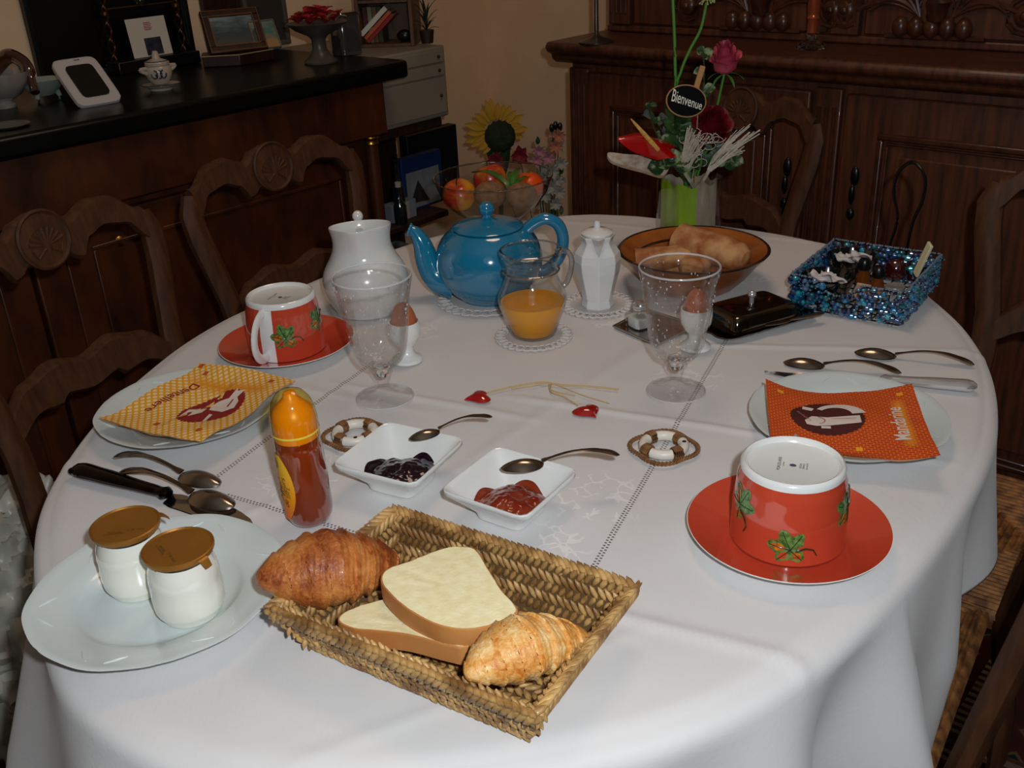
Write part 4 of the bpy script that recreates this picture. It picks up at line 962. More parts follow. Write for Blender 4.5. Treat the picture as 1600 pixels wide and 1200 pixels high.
for q, r_ in (((748, 623), -1.3), ((918, 645), .5)):
    p = U(*q, Z)-O; pts = []
    for k in range(36):
        a = 2*pi*k/36; pts.append((.0200*.062*16*sin(a)**3*.8, .0200*.062*(13*cos(a)-5*cos(2*a)-2*cos(3*a)-cos(4*a))*.8))
    g = G(); n_ = len(pts); V_ = [(0, .001, .0075)]; F_ = []
    for f, z in ((.35, .0070), (.65, .0055), (.88, .0035), (1, .0018), (.9, .0002)): V_ += [(x*f, y*f, z) for x, y in pts]
    F_ += [(0, 1+k, 1+(k+1) % n_) for k in range(n_)]
    for i in range(4): F_ += [(1+i*n_+k, 1+(i+1)*n_+k, 1+(i+1)*n_+(k+1) % n_, 1+i*n_+(k+1) % n_) for k in range(n_)]
    g.add(V_, F_); g.out('glass_heart', m_heart, t, loc=(p.x, p.y, 0), rot=(0, 0, r_))

# ---- little lifebuoy ornaments
m_rope = mat('jute_rope', '#8f6238', .85, 0, '#6d4726', 120); m_ivory = mat('ivory_resin', '#e4ddd0', .4)
def lifebuoy(label, c, rz, R_):
    t = thing('lifebuoy_ornament', label, 'ornament', flat(c), rz, 'tiny rope lifebuoy ornaments')
    for q in range(4):
        a0 = q*pi/2+.45; g = G(); g.tube([(R_*.72*cos(a0+u_), R_*.72*sin(a0+u_), .0055) for u_ in [i*.13 for i in range(-4, 5)]], .0052, 12); g.out('ring_segment', m_ivory, t)
        a1 = a0+pi/4; g = G()
        for i in range(5): an = a1-.17+i*.085; g.tube([(R_*.72*cos(an)+.0058*cos(x)*cos(an), R_*.72*sin(an)+.0058*cos(x)*sin(an), .0058+.0058*sin(x)) for x in [k*pi/4 for k in range(8)]], .0014, 5, closed=True)
        g.out('rope_binding', m_rope, t)
    g = G(); n_ = 220
    for ph in (0, pi):
        pts = []
        for k in range(n_):
            a = 2*pi*k/n_; rr = R_*(1.06+.17*abs(cos(2*(a-.45)))**1.5); tw = a*28+ph
            pts.append((rr*cos(a)+.0013*cos(tw)*cos(a), rr*sin(a)+.0013*cos(tw)*sin(a), .0035+.0013*sin(tw)))
        g.tube(pts, .00125, 5, closed=True)
    g.out('rope', m_rope, t)
    g = G(); a = .45+pi*1.5; g.ball((R_*.72*cos(a+.1), R_*.72*sin(a+.1), .0105), (.0022, .0022, .0006), 10, 6); g.out('dark_spot', m_black, t)
lifebuoy('tiny rope and ivory lifebuoy ornament on the cloth, right of the red jam spoon', U(1037, 703, Z), .3+.55, .0275); lifebuoy('tiny rope lifebuoy ornament partly hidden behind the dark jam dish', U(556, 683, Z), -.4, .0275)
BZ = .797
# ================================================================ BASKET OF PASTRIES
m_grass = mat('seagrass', '#c79d60', .5, 0, '#80592c', 55, (1, 1, 1), contrast=(.38, .62), bump=.4, bscale=300, coat=.15)
bx = (U(988, 905, BZ)-U(600, 795, BZ)+U(838, 1125, BZ)-U(440, 945, BZ)); bang = atan2(bx.y, bx.x)
bctr = (U(988, 905, BZ)+U(600, 795, BZ)+U(838, 1125, BZ)+U(440, 945, BZ))/4
bk_ = thing('bread_basket', 'rectangular woven seagrass basket holding croissants and bread slices', 'basket', flat(bctr), bang)
HX, HY, BH = .111, .073, .043; rr = random.Random(3)
def strand(g, p, d, L, r, nrm_, tw=.55):
    # one slanted grass stitch lying on a wall
    d = Vc(d).normalized(); nrm_ = Vc(nrm_).normalized(); s_ = nrm_.cross(d)
    M = Mx((d, s_, nrm_)).transposed().to_4x4(); k0 = len(g.V)
    g.ball((0, 0, 0), (L, r, r*.8), 6, 5); g.xf(Mx.Translation(Vc(p)) @ M, k0)
ring_w = lambda z: (HX-.020*(1-z/BH), HY-.019*(1-z/BH))
g = G(); gi = G(); rows_ = 6
for i in range(rows_):
    z = .005+BH*(i/rows_); wx, wy = ring_w(z)
    for s_, (ax, ay, dx, dy, L_) in enumerate(((-wx, -wy, 1, 0, 2*wx), (wx, -wy, 0, 1, 2*wy), (wx, wy, -1, 0, 2*wx), (-wx, wy, 0, -1, 2*wy))):
        n_ = int(L_/.0062)
        for k in range(n_+1):
            q = (k+.5*(i % 2))/n_*L_; x, y = ax+dx*q, ay+dy*q; nx, ny = dy, -dx; j = rr.uniform(-.0006, .0006)
            tl = .8 if i % 2 else -.8
            strand(g, (x+nx*(.0012+j), y+ny*(.0012+j), z+rr.uniform(-.0006, .0006)), (dx*.62, dy*.62, tl), .0058, .0027, (nx, ny, .15))
            if i > 0: strand(gi, (x-nx*(.0042+j), y-ny*(.0042+j), z), (dx*.5, dy*.5, -tl), .0064, .0025, (-nx, -ny, .15))
stuff(g.out('outer_weave', m_grass, bk_)); stuff(gi.out('inner_weave', m_grass, bk_))
g = G()
for i in range(15):
    y = -HY+.017+i*(2*HY-.034)/14
    n_ = 26
    for k in range(n_): x = -HX+.022+k*(2*HX-.044)/(n_-1); strand(g, (x, y, .0035+rr.uniform(-.0004, .0006)), (.8, .6 if i % 2 else -.6, 0), .0062, .0026, (0, 0, 1))
stuff(g.out('base_weave', m_grass, bk_))
g = G()
for (ax, ay, dx, dy, L_) in ((-HX, -HY, 1, 0, 2*HX), (HX, -HY, 0, 1, 2*HY), (HX, HY, -1, 0, 2*HX), (-HX, HY, 0, -1, 2*HY)):
    n_ = int(L_/.0058)
    for k in range(n_): q = (k+.5)/n_*L_; strand(g, (ax+dx*q, ay+dy*q, BH+.001+rr.uniform(-.0006, .0006)), (dx*.75+dy*.5, dy*.75-dx*.5, .25), .0082, .0030, (0, 0, 1)); strand(g, (ax+dx*q-dy*-.002, ay+dy*q+dx*-.002, BH-.003), (dx*.6, dy*.6, .6), .0075, .0028, (dy, -dx, .3))
stuff(g.out('rim_braid', m_grass, bk_))
g = G(); wx, wy = ring_w(0); g.add([(-wx+.002, -wy+.002, .001), (wx-.002, -wy+.002, .001), (wx-.002, wy-.002, .001), (-wx+.002, wy-.002, .001), (-HX+.0015, -HY+.0015, BH), (HX-.0015, -HY+.0015, BH), (HX-.0015, HY-.0015, BH), (-HX+.0015, HY-.0015, BH)], [(3, 2, 1, 0), (0, 1, 5, 4), (1, 2, 6, 5), (2, 3, 7, 6), (3, 0, 4, 7)])
g.out('lining', mat('basket_core', '#5a4020', .8), bk_, smooth=False, fixn=False)

def croissant(label, A, B, zA, zB, R_, bend, mA, cA, seed, up=0):
    A = Vc((A.x, A.y, zA)); B = Vc((B.x, B.y, zB)); O = (A+B)/2; t = thing('croissant', label, 'croissant', (O.x, O.y, O.z-R_*.8), 0, 'croissants in the basket')
    d = (B-A); L = d.length; d.normalize(); sd_ = d.cross(Vc((0, 0, 1))).normalized(); u_ = sd_.cross(d)
    def fn(a, b):
        q = 2*a-1; an = 2*pi*b
        c = A.lerp(B, a)+sd_*(bend*(1-q*q))
        env = max(0, 1-abs(q)**2.6)**.48*(.74+.26*cos(q*2.0))+.008
        sk = abs(q)*4.2+.20*sin(an+seed)+.10*sin(2*an+seed*2)
        fr = sk-math.floor(sk)
        st = 1.0-.12*fr+.02*exp(-(fr/.12)**2)+.010*sin(q*85+2.5*sin(an*2+seed)+4*NZ.noise(Vc((a*4, cos(an), sin(an)))))
        r = R_*env*st*(1+.05*NZ.noise(Vc((a*6, cos(an)*1.3, sin(an)*1.3+seed)))+.012*NZ.noise(Vc((a*60, cos(an)*3, sin(an)*3))))
        return c+sd_*(r*cos(an))+u_*(r*.82*sin(an))-Vc((O.x, O.y, O.z-R_*.8))
    g = G(); g.grid(fn, 130, 64, cv=True); g.out('layers', mA, t); return t
def croi_mat(name, dark, mid, pale, k, seed):
    m = mat(name, mid, .5, coat=.1); n = N(m); b = n.n['Principled BSDF']; co = n.coord('Object')
    f1 = n.noise(co, 28, 4, .6); f2 = n.noise(n.coord('Object', (1, 1, 1)), 150, 3, .6, 1.5)
    f = n.math('ADD', n.math('MULTIPLY', f1, .72), n.math('MULTIPLY', f2, .28))
    n.l.new(n.ramp(f, [(.36, lin(dark)), (.47, lin(mid)), (.5+k, lin(pale))]), b.inputs['Base Color'])
    n.l.new(n.bump(n.math('ADD', f2, n.noise(co, 420, 2)), .55, .0012), b.inputs['Normal']); return m
mc1 = croi_mat('croissant_dark_bake', '#7d3410', '#b0622a', '#cf8c4a', .12, 1); mc2 = croi_mat('croissant_light_bake', '#b8611a', '#dc9c4c', '#efcf95', .10, 2)
croissant('large dark-baked croissant leaning over the left end of the basket', U(402, 910, .808), U(622, 868, .788), .811, .784, .0340, -.002, mc1, 0, 1.3)
croissant('smaller golden croissant in the right front corner of the basket', U(726, 1056, .803), U(918, 985, .795), .804, .791, .0250, -.008, mc2, 0, 4.1)
m_bcrust = mat('loaf_crust', '#b06a30', .6, 0, '#c98c4e', 18, contrast=(.3, .75), bump=.12, bscale=400)
m_bcrumb = mat('loaf_crumb', '#f3e7bb', .9, 0, '#eadba8', 110, bump=.35, bscale=330)
def slice_(label, px, z, th, tilt, sub):
    pts = crv([U(*p, z) for p in px], 5, True); c = sum(pts, Vc())/len(pts)
    P_ = [Vc((p.x-c.x, p.y-c.y, (p.y-c.y)*tilt)) for p in pts]; n_ = len(P_)
    t = thing('bread_slice', label, 'bread', (c.x, c.y, z-th), 0, 'white bread slices in the basket')
    V_ = []; F_ = []; prof = [(.965, th+.0002), (.992, th-.0003), (1, th-.0025), (1.0, .0025), (.99, 0)]
    for f, dz in prof: V_ += [(p.x*f, p.y*f, p.z+dz) for p in P_]
    for i in range(len(prof)-1): F_ += [(i*n_+k, (i+1)*n_+k, (i+1)*n_+(k+1) % n_, i*n_+(k+1) % n_) for k in range(n_)]
    g = G(); g.add(V_, F_); g.out('crust', m_bcrust, t)
    for zz, nm in ((th, 'crumb'), (.0005, 'crumb')):
        V_ = [(0, 0, zz)]; F_ = []; rs = [.15, .3, .45, .6, .75, .88, .97]
        for f in rs: V_ += [(p.x*f, p.y*f, p.z*f+zz+.0006*NZ.noise(Vc((p.x*f*150, p.y*f*150, 1)))) for p in P_]
        F_ = [(0, 1+k, 1+(k+1) % n_) for k in range(n_)]
        for i in range(len(rs)-1): F_ += [(1+i*n_+k, 1+(i+1)*n_+k, 1+(i+1)*n_+(k+1) % n_, 1+i*n_+(k+1) % n_) for k in range(n_)]
        g = G(); g.add(V_, F_); g.out(nm, m_bcrumb, t)
    return t
slice_('lower slice of white bread, mostly hidden, its brown crust along the front rim', [(527, 968), (541, 950), (600, 930), (680, 925), (770, 955), (800, 990), (735, 1016), (700, 1012), (640, 994), (585, 986), (550, 982)], .787, .016, -.10, 0)
slice_('upper slice of white bread with its pale crumb facing up', [(640, 877), (672, 864), (708, 855), (742, 858), (762, 886), (785, 922), (810, 952), (790, 968), (742, 982), (688, 977), (636, 951), (603, 922), (594, 903), (606, 888)], .805, .0165, .02, 0)

# ================================================================ BLUE BEADED BASKET
P = [U(*q, TZ) for q in ((1222, 478), (1385, 508), (1474, 455))]; P.append(P[0]+P[2]-P[1]); c = sum(P, Vc())/4; rz = yaw(P[0], P[1])
hx = ((P[1]-P[0]).length)/2; hy = ((P[2]-P[1]).length)/2
bb = thing('beaded_basket', 'square wire basket covered in blue and turquoise beads', 'basket', flat(c), rz); HB = .046
m_wire = mat('black_wire', '#241c18', .35, .7)
def topz(side, f): return HB-(.020*max(0, 1-((f-.42)/.22)**2) if side == 0 else 0)
sides = [((-hx, -hy), (hx, -hy)), ((hx, -hy), (hx, hy)), ((hx, hy), (-hx, hy)), ((-hx, hy), (-hx, -hy))]
g = G(); FL = 1.06
for si, (a, b) in enumerate(sides):
    for zz in (0, .33, .66, 1):
        pts = []
        for k in range(13):
            f = k/12; z = .002+(topz(si, f)-.002)*zz; s_ = 1+(FL-1)*z/HB; pts.append(((a[0]+(b[0]-a[0])*f)*s_, (a[1]+(b[1]-a[1])*f)*s_, z))
        g.tube(pts, .0011, 5)
    for k in range(9):
        f = k/8; z = topz(si, f); x, y = a[0]+(b[0]-a[0])*f, a[1]+(b[1]-a[1])*f; g.tube([(x, y, .002), (x*FL, y*FL, z)], .0009, 5)
for k in range(1, 8): g.tube([(-hx, -hy+2*hy*k/8, .0025), (hx, -hy+2*hy*k/8, .0025)], .0011, 5); g.tube([(-hx+2*hx*k/8, -hy, .0025), (-hx+2*hx*k/8, hy, .0025)], .0011, 5)
g.out('wire_frame', m_wire, bb)
bcols = ['#0d4377', '#126f9c', '#188ca0', '#081e4d', '#2c4064', '#0c5a68', '#4a6c8c']; bm_ = [mat('bead_blue_%s' % w_, c_, .08, coat=1) for w_, c_ in zip(('deep', 'sky', 'turquoise', 'navy', 'slate', 'teal', 'pale'), bcols)]
m_seed = mat('clear_seed_bead', '#8fa6b8', .08, .5); rr = random.Random(11); GS = [G() for _ in bm_]; gs = G()
for si, (a, b) in enumerate(sides):
    L_ = hypot(b[0]-a[0], b[1]-a[1]); nx, ny = (b[1]-a[1])/L_, -(b[0]-a[0])/L_
    nn = int(L_/.0058)
    for i in range(7):
        for k in range(nn+1):
            f = (k+.5*(i % 2))/nn
            if f > 1: continue
            tz_ = topz(si, f); z = .004+(HB-.008)*i/6
            if z > tz_+.002 or rr.random() < .14: continue
            s_ = 1+(FL-1)*z/HB; r = rr.choice((.0026, .003, .0036, .0044, .0052)); x, y = (a[0]+(b[0]-a[0])*f)*s_, (a[1]+(b[1]-a[1])*f)*s_
            GS[rr.randrange(7)].ball((x+nx*rr.uniform(-.001, .002), y+ny*rr.uniform(-.001, .002), z+rr.uniform(-.0015, .0015)), (r, r, r*rr.uniform(.7, 1)), 7, 5)
            if rr.random() < .8: gs.ball((x+nx*.0035+rr.uniform(-.002, .002), y+ny*.0035, z+rr.uniform(-.003, .003)), .0011, 5, 4)
    for k in range(nn*2):
        f = (k+.5)/(nn*2); z = topz(si, f)+.001; s_ = 1+(FL-1)*z/HB; gs.ball(((a[0]+(b[0]-a[0])*f)*s_+rr.uniform(-.001, .001), (a[1]+(b[1]-a[1])*f)*s_+rr.uniform(-.001, .001), z), .0017, 5, 4)
for q, mm in zip(GS, bm_): stuff(q.out('glass_beads', mm, bb))
stuff(gs.out('seed_beads', m_seed, bb))
# wire loop handle rising at the back
hp = U(1410, 378, TZ+.05)
t = thing('wire_loop_stand', 'dark wire loop rising behind the beaded basket', 'wire stand', flat(hp), ANG_V)
g = G(); g.tube(crv([(-.022, 0, .0), (-.017, 0, .03), (-.011, 0, .06), (-.020, 0, .085), (-.018, 0, .107), (0, 0, .120), (.018, 0, .107), (.020, 0, .085), (.011, 0, .06), (.007, 0, .03), (.005, 0, 0)], 6), .0022, 8); g.V = [(x, y, z*1.33) for x, y, z in g.V]; g.out('loop', m_wire, t)
g = G(); g.lathe([(0, 0), (.02, 0), (.02, .003), (0, .003)], 24, (-.008, 0, 0)); g.out('foot', m_wire, t)
m_bbowl = mat('black_lacquer', '#08080a', .08, coat=1); m_sach = mat('white_paper', '#d8d2d4', .7)
def lxy(px, py, z): p = U(px, py, z)-Vc((c.x, c.y, 0)); return Vc((p.x, p.y, z)).xyz+Vc((c.x, c.y, 0))
for i, (px, lab, lab2) in enumerate((((1292, 452), 'small black bowl in the front corner of the beaded basket', 'white paper sachets in the front black bowl'), ((1330, 420), 'small black bowl at the back of the beaded basket', 'white paper sachets in the back black bowl'))):
    p = U(*px, TZ+.022); t = thing('black_bowl', lab, 'bowl', (p.x, p.y, TZ+.0055), 0, 'black bowls in the beaded basket')
    g = G(); g.lathe([(0, .001), (.014, 0), (.016, .002), (.027, .014), (.033, .030), (.0345, .036), (.0335, .036), (.0315, .030), (.025, .015), (.012, .004), (0, .003)], 40, cap=False); g.out('bowl_body', m_bbowl, t)
    q = thing('sugar_sachets', lab2, 'sachet', (p.x, p.y, TZ+.0255+.002), 0, 'white sachets in black bowls')
    for k in range(5):
        an = k*1.25+i; g = G(); g.grid(lambda a, b: ((a-.5)*.028, (b-.5)*.020, .003*sin(a*6+k)*cos(b*5)+.0015), 8, 8); g.grid(lambda a, b: ((a-.5)*.028, (b-.5)*.020, .003*sin(a*6+k)*cos(b*5)), 8, 8)
        g.out('sachet', m_sach, q, loc=(.011*cos(an), .011*sin(an), .006+.002*k), rot=(.3*sin(an), .25*cos(an), an))
rr = random.Random(5)
for px, col, ln, lab in (((1345, 447), '#c9a083', .03, 'beige paper sachet lying upright among the black bowls'), ((1362, 455), '#a97b5c', .03, 'tan paper sachet standing beside the beige one')):
    p = U(*px, TZ+.03); g = G(); g.box(-.009, .009, -.0015, .0015, -.015, .015); tag(g.out('tea_sachet', mat('tea_paper_'+('light' if px[0] == 1345 else 'tan'), col, .7), None, loc=(p.x, p.y, TZ+.022), rot=(.5, .2, rz+.5), bevel=.0006), lab, 'sachet')
for px, lab in (((1350, 420), 'little amber glass jar left of centre in the beaded basket'), ((1372, 432), 'little amber glass jar right of centre in the beaded basket')):
    p = U(*px, TZ+.035); t = thing('amber_jar', lab, 'jar', (p.x, p.y, TZ+.006), 0); g = G(); g.lathe([(0, 0), (.008, 0), (.009, .003), (.009, .02), (.007, .024), (.007, .028), (0, .028)], 20); g.out('jar_body', mat('amber_glass_'+str(px[0]), '#6b3406', .06, coat=1), t)
    g = G(); g.lathe([(.0075, .0285), (.008, .030), (.008, .040), (.006, .043), (0, .043)], 20); g.out('black_cap', m_black, t)
p = U(1398, 452, TZ+.03); t = thing('tea_light', 'ridged silver cup at the front right of the beaded basket', 'cup', (p.x, p.y, TZ+.006), 0); g = G(); g.lathe([(0, 0), (.011, 0)]+[(.012+.0008*(k % 2), .002+k*.0022) for k in range(12)]+[(.012, .029), (0, .028)], 28); g.out('ridged_cup', m_brs, t)
p = U(1400, 420, TZ+.02); g = G(); g.lathe([(0, 0), (.012, .001), (.016, .010), (.014, .022), (.008, .028), (0, .029)], 24); tag(g.out('red_pot', mat('dark_red_glass', '#3a0607', .12, coat=1), None, loc=(p.x, p.y, TZ+.006)), 'dark red round pot between the bowls and cream stick', 'pot')
a_, b_ = U(1431, 425, TZ+.030), U(1447, 384, TZ+.072); t = G(); t.box(-.0062, .0062, -.002, .002, 0, .050)
tag(t.out('cream_stick', mat('cream_plastic', '#d9cfa6', .5), None, loc=(a_.x, a_.y, TZ+.026), rot=(-.15, .30, rz-.9), bevel=.001), 'flat cream stick standing up in the beaded basket', 'stick')

# ================================================================ FRUIT BOWL
fb = U(774, 352, TZ); t = thing('fruit_bowl', 'clear glass fruit bowl behind the teapot', 'bowl', flat(fb), 0)
g = G(); g.lathe([(0, .002), (.030, .0), (.034, .003), (.030, .008), (.050, .015), (.076, .036), (.092, .060), (.099, .082), (.1005, .0835)], 72, cap=False); g.out('bowl_glass', m_thin, t)
g = G(); g.tube([(.1*cos(a), .1*sin(a), .084) for a in [2*pi*k/72 for k in range(72)]], .0014, 6, closed=True); g.out('rim', m_gbead, t)
m_app = mat('apple_skin', '#b8371a', .28, 0, '#dba024', 26, contrast=(.42, .62), coat=.3); m_tan = mat('tangerine_skin', '#e8500c', .35, 0, '#dd470a', 30, bump=.35, bscale=420, coat=.2); m_kiwi = mat('kiwi_skin', '#8c6648', .8, 0, '#71502f', 90, bump=.4, bscale=300); m_stem = mat('stem_brown', '#3a2513', .7); m_leafg = mat('citrus_leaf', '#2e5a1c', .35, 0, '#3d6e28', 60, coat=.3)
def apple(g, r, sq=.88):
    def fn(a, b):
        th = pi*a; rr_ = r*(sin(th)**.85 if sin(th) > 0 else 0)*(1+.03*cos(5*2*pi*b)*(a > .6)); z = -r*sq*cos(th); z -= .20*r*exp(-(rr_/(.35*r))**2)*(1 if z > 0 else -.6)
        return (rr_*cos(2*pi*b), rr_*sin(2*pi*b), z)
    return g.grid(fn, 26, 32, cv=True)
for px, dy, r, lab, rot in (((722, 301), .0, .0290, 'red and yellow apple at the left of the fruit bowl', (.3, -.2, 0)), ((770, 280), .034, .0290, 'red and yellow apple on top at the back of the fruit bowl', (-.3, .1, 1))):
    p = UY(*px, fb.y+dy); q = thing('apple', lab, 'apple', (p.x, p.y, p.z-r*.85), 0, 'apples in the glass bowl'); q.rotation_euler = rot
    g = G(); apple(g, r); g.V = [(x, y, z+r*.85) for x, y, z in g.V]; g.out('apple_body', m_app, q); g = G(); g.tube([(0, 0, r*1.45), (.002, 0, r*1.75), (.005, 0, r*1.95)], .0012, 6); g.out('stem', m_stem, q)
p = UY(826, 290, fb.y+.012); q = thing('tangerine', 'bright orange tangerine at the right of the fruit bowl', 'tangerine', (p.x, p.y, p.z-.023), 0); g = G(); g.ball((0, 0, .023), (.0265, .0265, .0225), 28, 20); g.out('fruit', m_tan, q)
g = G(); g.lathe([(0, .0458), (.003, .0462), (.002, .048), (0, .0485)], 8); g.out('calyx', m_leafg, q)
for px, zz, lab in (((766, 304), .034, 'brown kiwi at the front centre of the fruit bowl'), ((815, 306), .030, 'brown kiwi at the front right of the fruit bowl')):
    p = UY(*px, fb.y-.040); g = G(); g.ball((0, 0, 0), (.0285, .022, .0225), 28, 18); tag(g.out('kiwi', m_kiwi, None, loc=(p.x, p.y, p.z), rot=(0, .2, .5)), lab, 'kiwi', 'kiwis in the glass bowl')
def leaf(g, A, B, wd, up_=(0, 0, 1), curl=.15, nu=10, nv=4):
    A, B = Vc(A), Vc(B); d = B-A; L = d.length; s_ = d.cross(Vc(up_)).normalized(); u_ = s_.cross(d.normalized())
    return g.grid(lambda a, b: A+d*a+s_*(wd*sin(pi*min(1, .03+a*.97))**.8*(2*b-1))+u_*(L*curl*sin(pi*a)-wd*.35*(1-abs(2*b-1))), nu, nv)
p = U(800, 292, TZ+.075); q = thing('citrus_sprig', 'green citrus leaves lying across the fruit', 'leaves', (p.x, p.y, TZ+.070), 0)
for A, B, wd in ((Vc((0, 0, 0)), U(737, 268, TZ+.088)-Vc((p.x, p.y, TZ+.070)), .0085), (Vc((0, 0, 0)), U(812, 262, TZ+.092)-Vc((p.x, p.y, TZ+.070)), .006), (Vc((0, 0, 0)), U(832, 275, TZ+.08)-Vc((p.x, p.y, TZ+.070)), .0055), (Vc((0, 0, 0)), U(797, 268, TZ+.085)-Vc((p.x, p.y, TZ+.070)), .006)):
    g = G(); leaf(g, A, B, wd); g.out('leaf', m_leafg, q, fixn=False)
g = G(); g.tube([(0, 0, -.012), (0, 0, 0), (.003, .002, .01)], .0014, 6); g.out('stem', m_leafg, q)

# ================================================================ VASE AND FLOWERS
vb = U(1075, 366, TZ); FY = vb.y
va = thing('flower_vase', 'square glass vase lined with lime green leaf and pale fibre', 'vase', flat(vb), RD(22)); VH = .096; vw = .040
g = G(); loft(g, [sqring(vw*s_, z, 48, 10) for s_, z in ((.96, 0), (1.0, .002), (1.0, VH))]); g.F = g.F[:-1]; g.out('glass', m_thin, va)
m_lime = mat('lime_leaf', '#9cc01c', .4, 0, '#84a818', 30, (1, 1, .3), bump=.3); m_fib = mat('pale_fibre', '#b9ab98', .8, 0, '#8d7d68', 60, (1, 1, .2), bump=.6)
cva = atan2(-vb.y, -vb.x)-RD(22)
def lining(a0, a1, r, mm, name, z0=.004, z1=None):
    g = G(); z1 = z1 or VH-.008
    def fn(a, b):
        an = a0+(a1-a0)*a; z = z0+(z1-z0)*b+.004*sin(an*7)*(b > .95); q = (abs(cos(an))**6+abs(sin(an))**6)**(-1/6); rr_ = r*min(q, 1.26)*(1+.02*sin(an*9)); return (rr_*cos(an), rr_*sin(an), z)
    g.grid(fn, 40, 14); g.out(name, mm, va, fixn=False)
lining(cva-2.0, cva+.30, vw*.90, m_lime, 'lime_leaf_lining'); lining(cva+.24, cva+2.2, vw*.86, m_fib, 'fibre_lining'); lining(cva+2.2, cva+4.4, vw*.86, m_fib, 'fibre_lining')
g = G(); g.tube([(vw*.98*cos(a)*1, vw*.98*sin(a), VH-.001) for a in [2*pi*k/4+pi/4 for k in range(4)]], .001, 5, closed=True)
VT = TZ+VH
def FP(px, py, dy=0): return UY(px, py, FY+dy)        # points of the bouquet, standing in the plane of the vase
m_gst = mat('green_stem', '#4a8a30', .45); m_dst2 = mat('dark_green_leaf', '#26401f', .5, 0, '#3b5a2c', 40); m_var = mat('variegated_leaf', '#2c4a26', .5, 0, '#93a277', 90, contrast=(.5, .62))
V0 = Vc((vb.x, vb.y, VT-.02))
def stemthing(name, label, cat): return thing(name, label, cat, tuple(V0), 0)
def rel(p): return Vc(p)-V0
# two tall allium stems
t = stemthing('allium_stem', 'tall straight green stem rising out of the top of the picture', 'flower')
g = G(); g.tube(crv([rel(V0+Vc((-.005, 0, 0))), rel(FP(1058, 180)), rel(FP(1054, 60)), rel(FP(1050, -30)), rel(FP(1049, -70))], 8), .0023, 8); g.out('stem', m_gst, t)
g = G(); q = rel(FP(1049, -76)); rr = random.Random(2)
for k in range(40): a = rr.uniform(0, 2*pi); b = rr.uniform(-1, 1); s_ = sqrt(1-b*b); g.tube([q, q+Vc((s_*cos(a), s_*sin(a), b))*.016], .0007, 4)
stuff(g.out('flower_head', mat('allium_green', '#9aa86a', .6), t))
t = stemthing('curved_allium', 'curved green stem with a small budding flower head at the top edge', 'flower')
g = G(); g.tube(crv([rel(V0+Vc((.003, 0, 0))), rel(FP(1059, 150)), rel(FP(1064, 112)), rel(FP(1078, 78)), rel(FP(1095, 45)), rel(FP(1104, 4))], 8), .0021, 8); g.out('stem', m_gst, t)
g = G(); q = rel(FP(1104, 0))
for k in range(26): a = rr.uniform(0, 2*pi); b = rr.uniform(-.5, 1); s_ = sqrt(1-b*b); e = q+Vc((s_*cos(a), s_*sin(a), b))*.012; g.tube([q, q.lerp(e, .6)+Vc((0, 0, .002)), e], .0008, 4); g.ball(e, .0016, 5, 4)
stuff(g.out('flower_head', bpy.data.materials['allium_green'], t))
def rose(label, ctr, R_, cin, cout, tilt, seed, stem_to):
    t = stemthing('rose', label, 'rose'); q = rel(ctr)
    g = G(); g.tube(crv([rel(stem_to), rel(stem_to).lerp(q, .5)+Vc((.004, 0, -.004)), q+Vc((0, 0, -R_*.7))], 6), .0019, 8); g.out('stem', m_gst, t)
    mi = mat('rose_'+label.split()[0]+'_petal', cin, .5, 0, cout, 25, contrast=(.35, .7)); M = Mx.Translation(q) @ Mx.Rotation(tilt[0], 4, 'X') @ Mx.Rotation(tilt[1], 4, 'Y'); r_ = random.Random(seed)
    for ly, (n_, rb, rt, h0, h1, wd) in enumerate(((1, .18, .20, .10, .95, 3.4), (3, .30, .36, -.2, .92, 1.5), (4, .46, .58, -.55, .82, 1.2), (5, .60, .92, -.8, .60, 1.0), (5, .62, 1.12, -.85, .30, .95))):
        for k in range(n_):
            a0 = 2*pi*k/n_+ly*.7+r_.uniform(-.1, .1)
            def fn(a, b):
                s_ = (2*b-1); w_ = wd*sin(pi*min(1, .22+a*.60))**.6; an = a0+s_*w_*.75; r = R_*(rb*(1-a)*.5+rb*.5*(1 if a > .3 else a/.3)+(rt-rb)*a**2+.02*a*sin(s_*4+k)); z = R_*(h0+(h1-h0)*a-.16*a*abs(s_)**3-.10*(ly > 2)*max(0, a-.8)*5)
                if ly: r += R_*.10*max(0, a-.82)*5*(1-abs(s_)*.4)
                return M @ Vc((r*cos(an)*(.35+.65*min(1, a*3+.2)), r*sin(an)*(.35+.65*min(1, a*3+.2)), z))
            g = G(); g.grid(fn, 9, 10); g.out('petal', mi, t, fixn=False)
    g = G()
    for k in range(5): a = 2*pi*k/5; leaf(g, M @ Vc((0, 0, -R_*.8)), M @ Vc((R_*1.0*cos(a), R_*1.0*sin(a), -R_*1.25)), .0028)
    g.out('sepals', m_gst, t, fixn=False); return t
rose('pink rose standing highest at the right of the bouquet', FP(1133, 92, -.0), .029, '#c24a5e', '#8e2038', (.25, -.1), 3, Vc((vb.x+.012, vb.y, VT)))
rose('crimson rose low in the bouquet, under the oval welcome sign', FP(1112, 197, -.02), .037, '#7c0a1c', '#52060f', (.75, .15), 9, Vc((vb.x+.005, vb.y-.004, VT)))
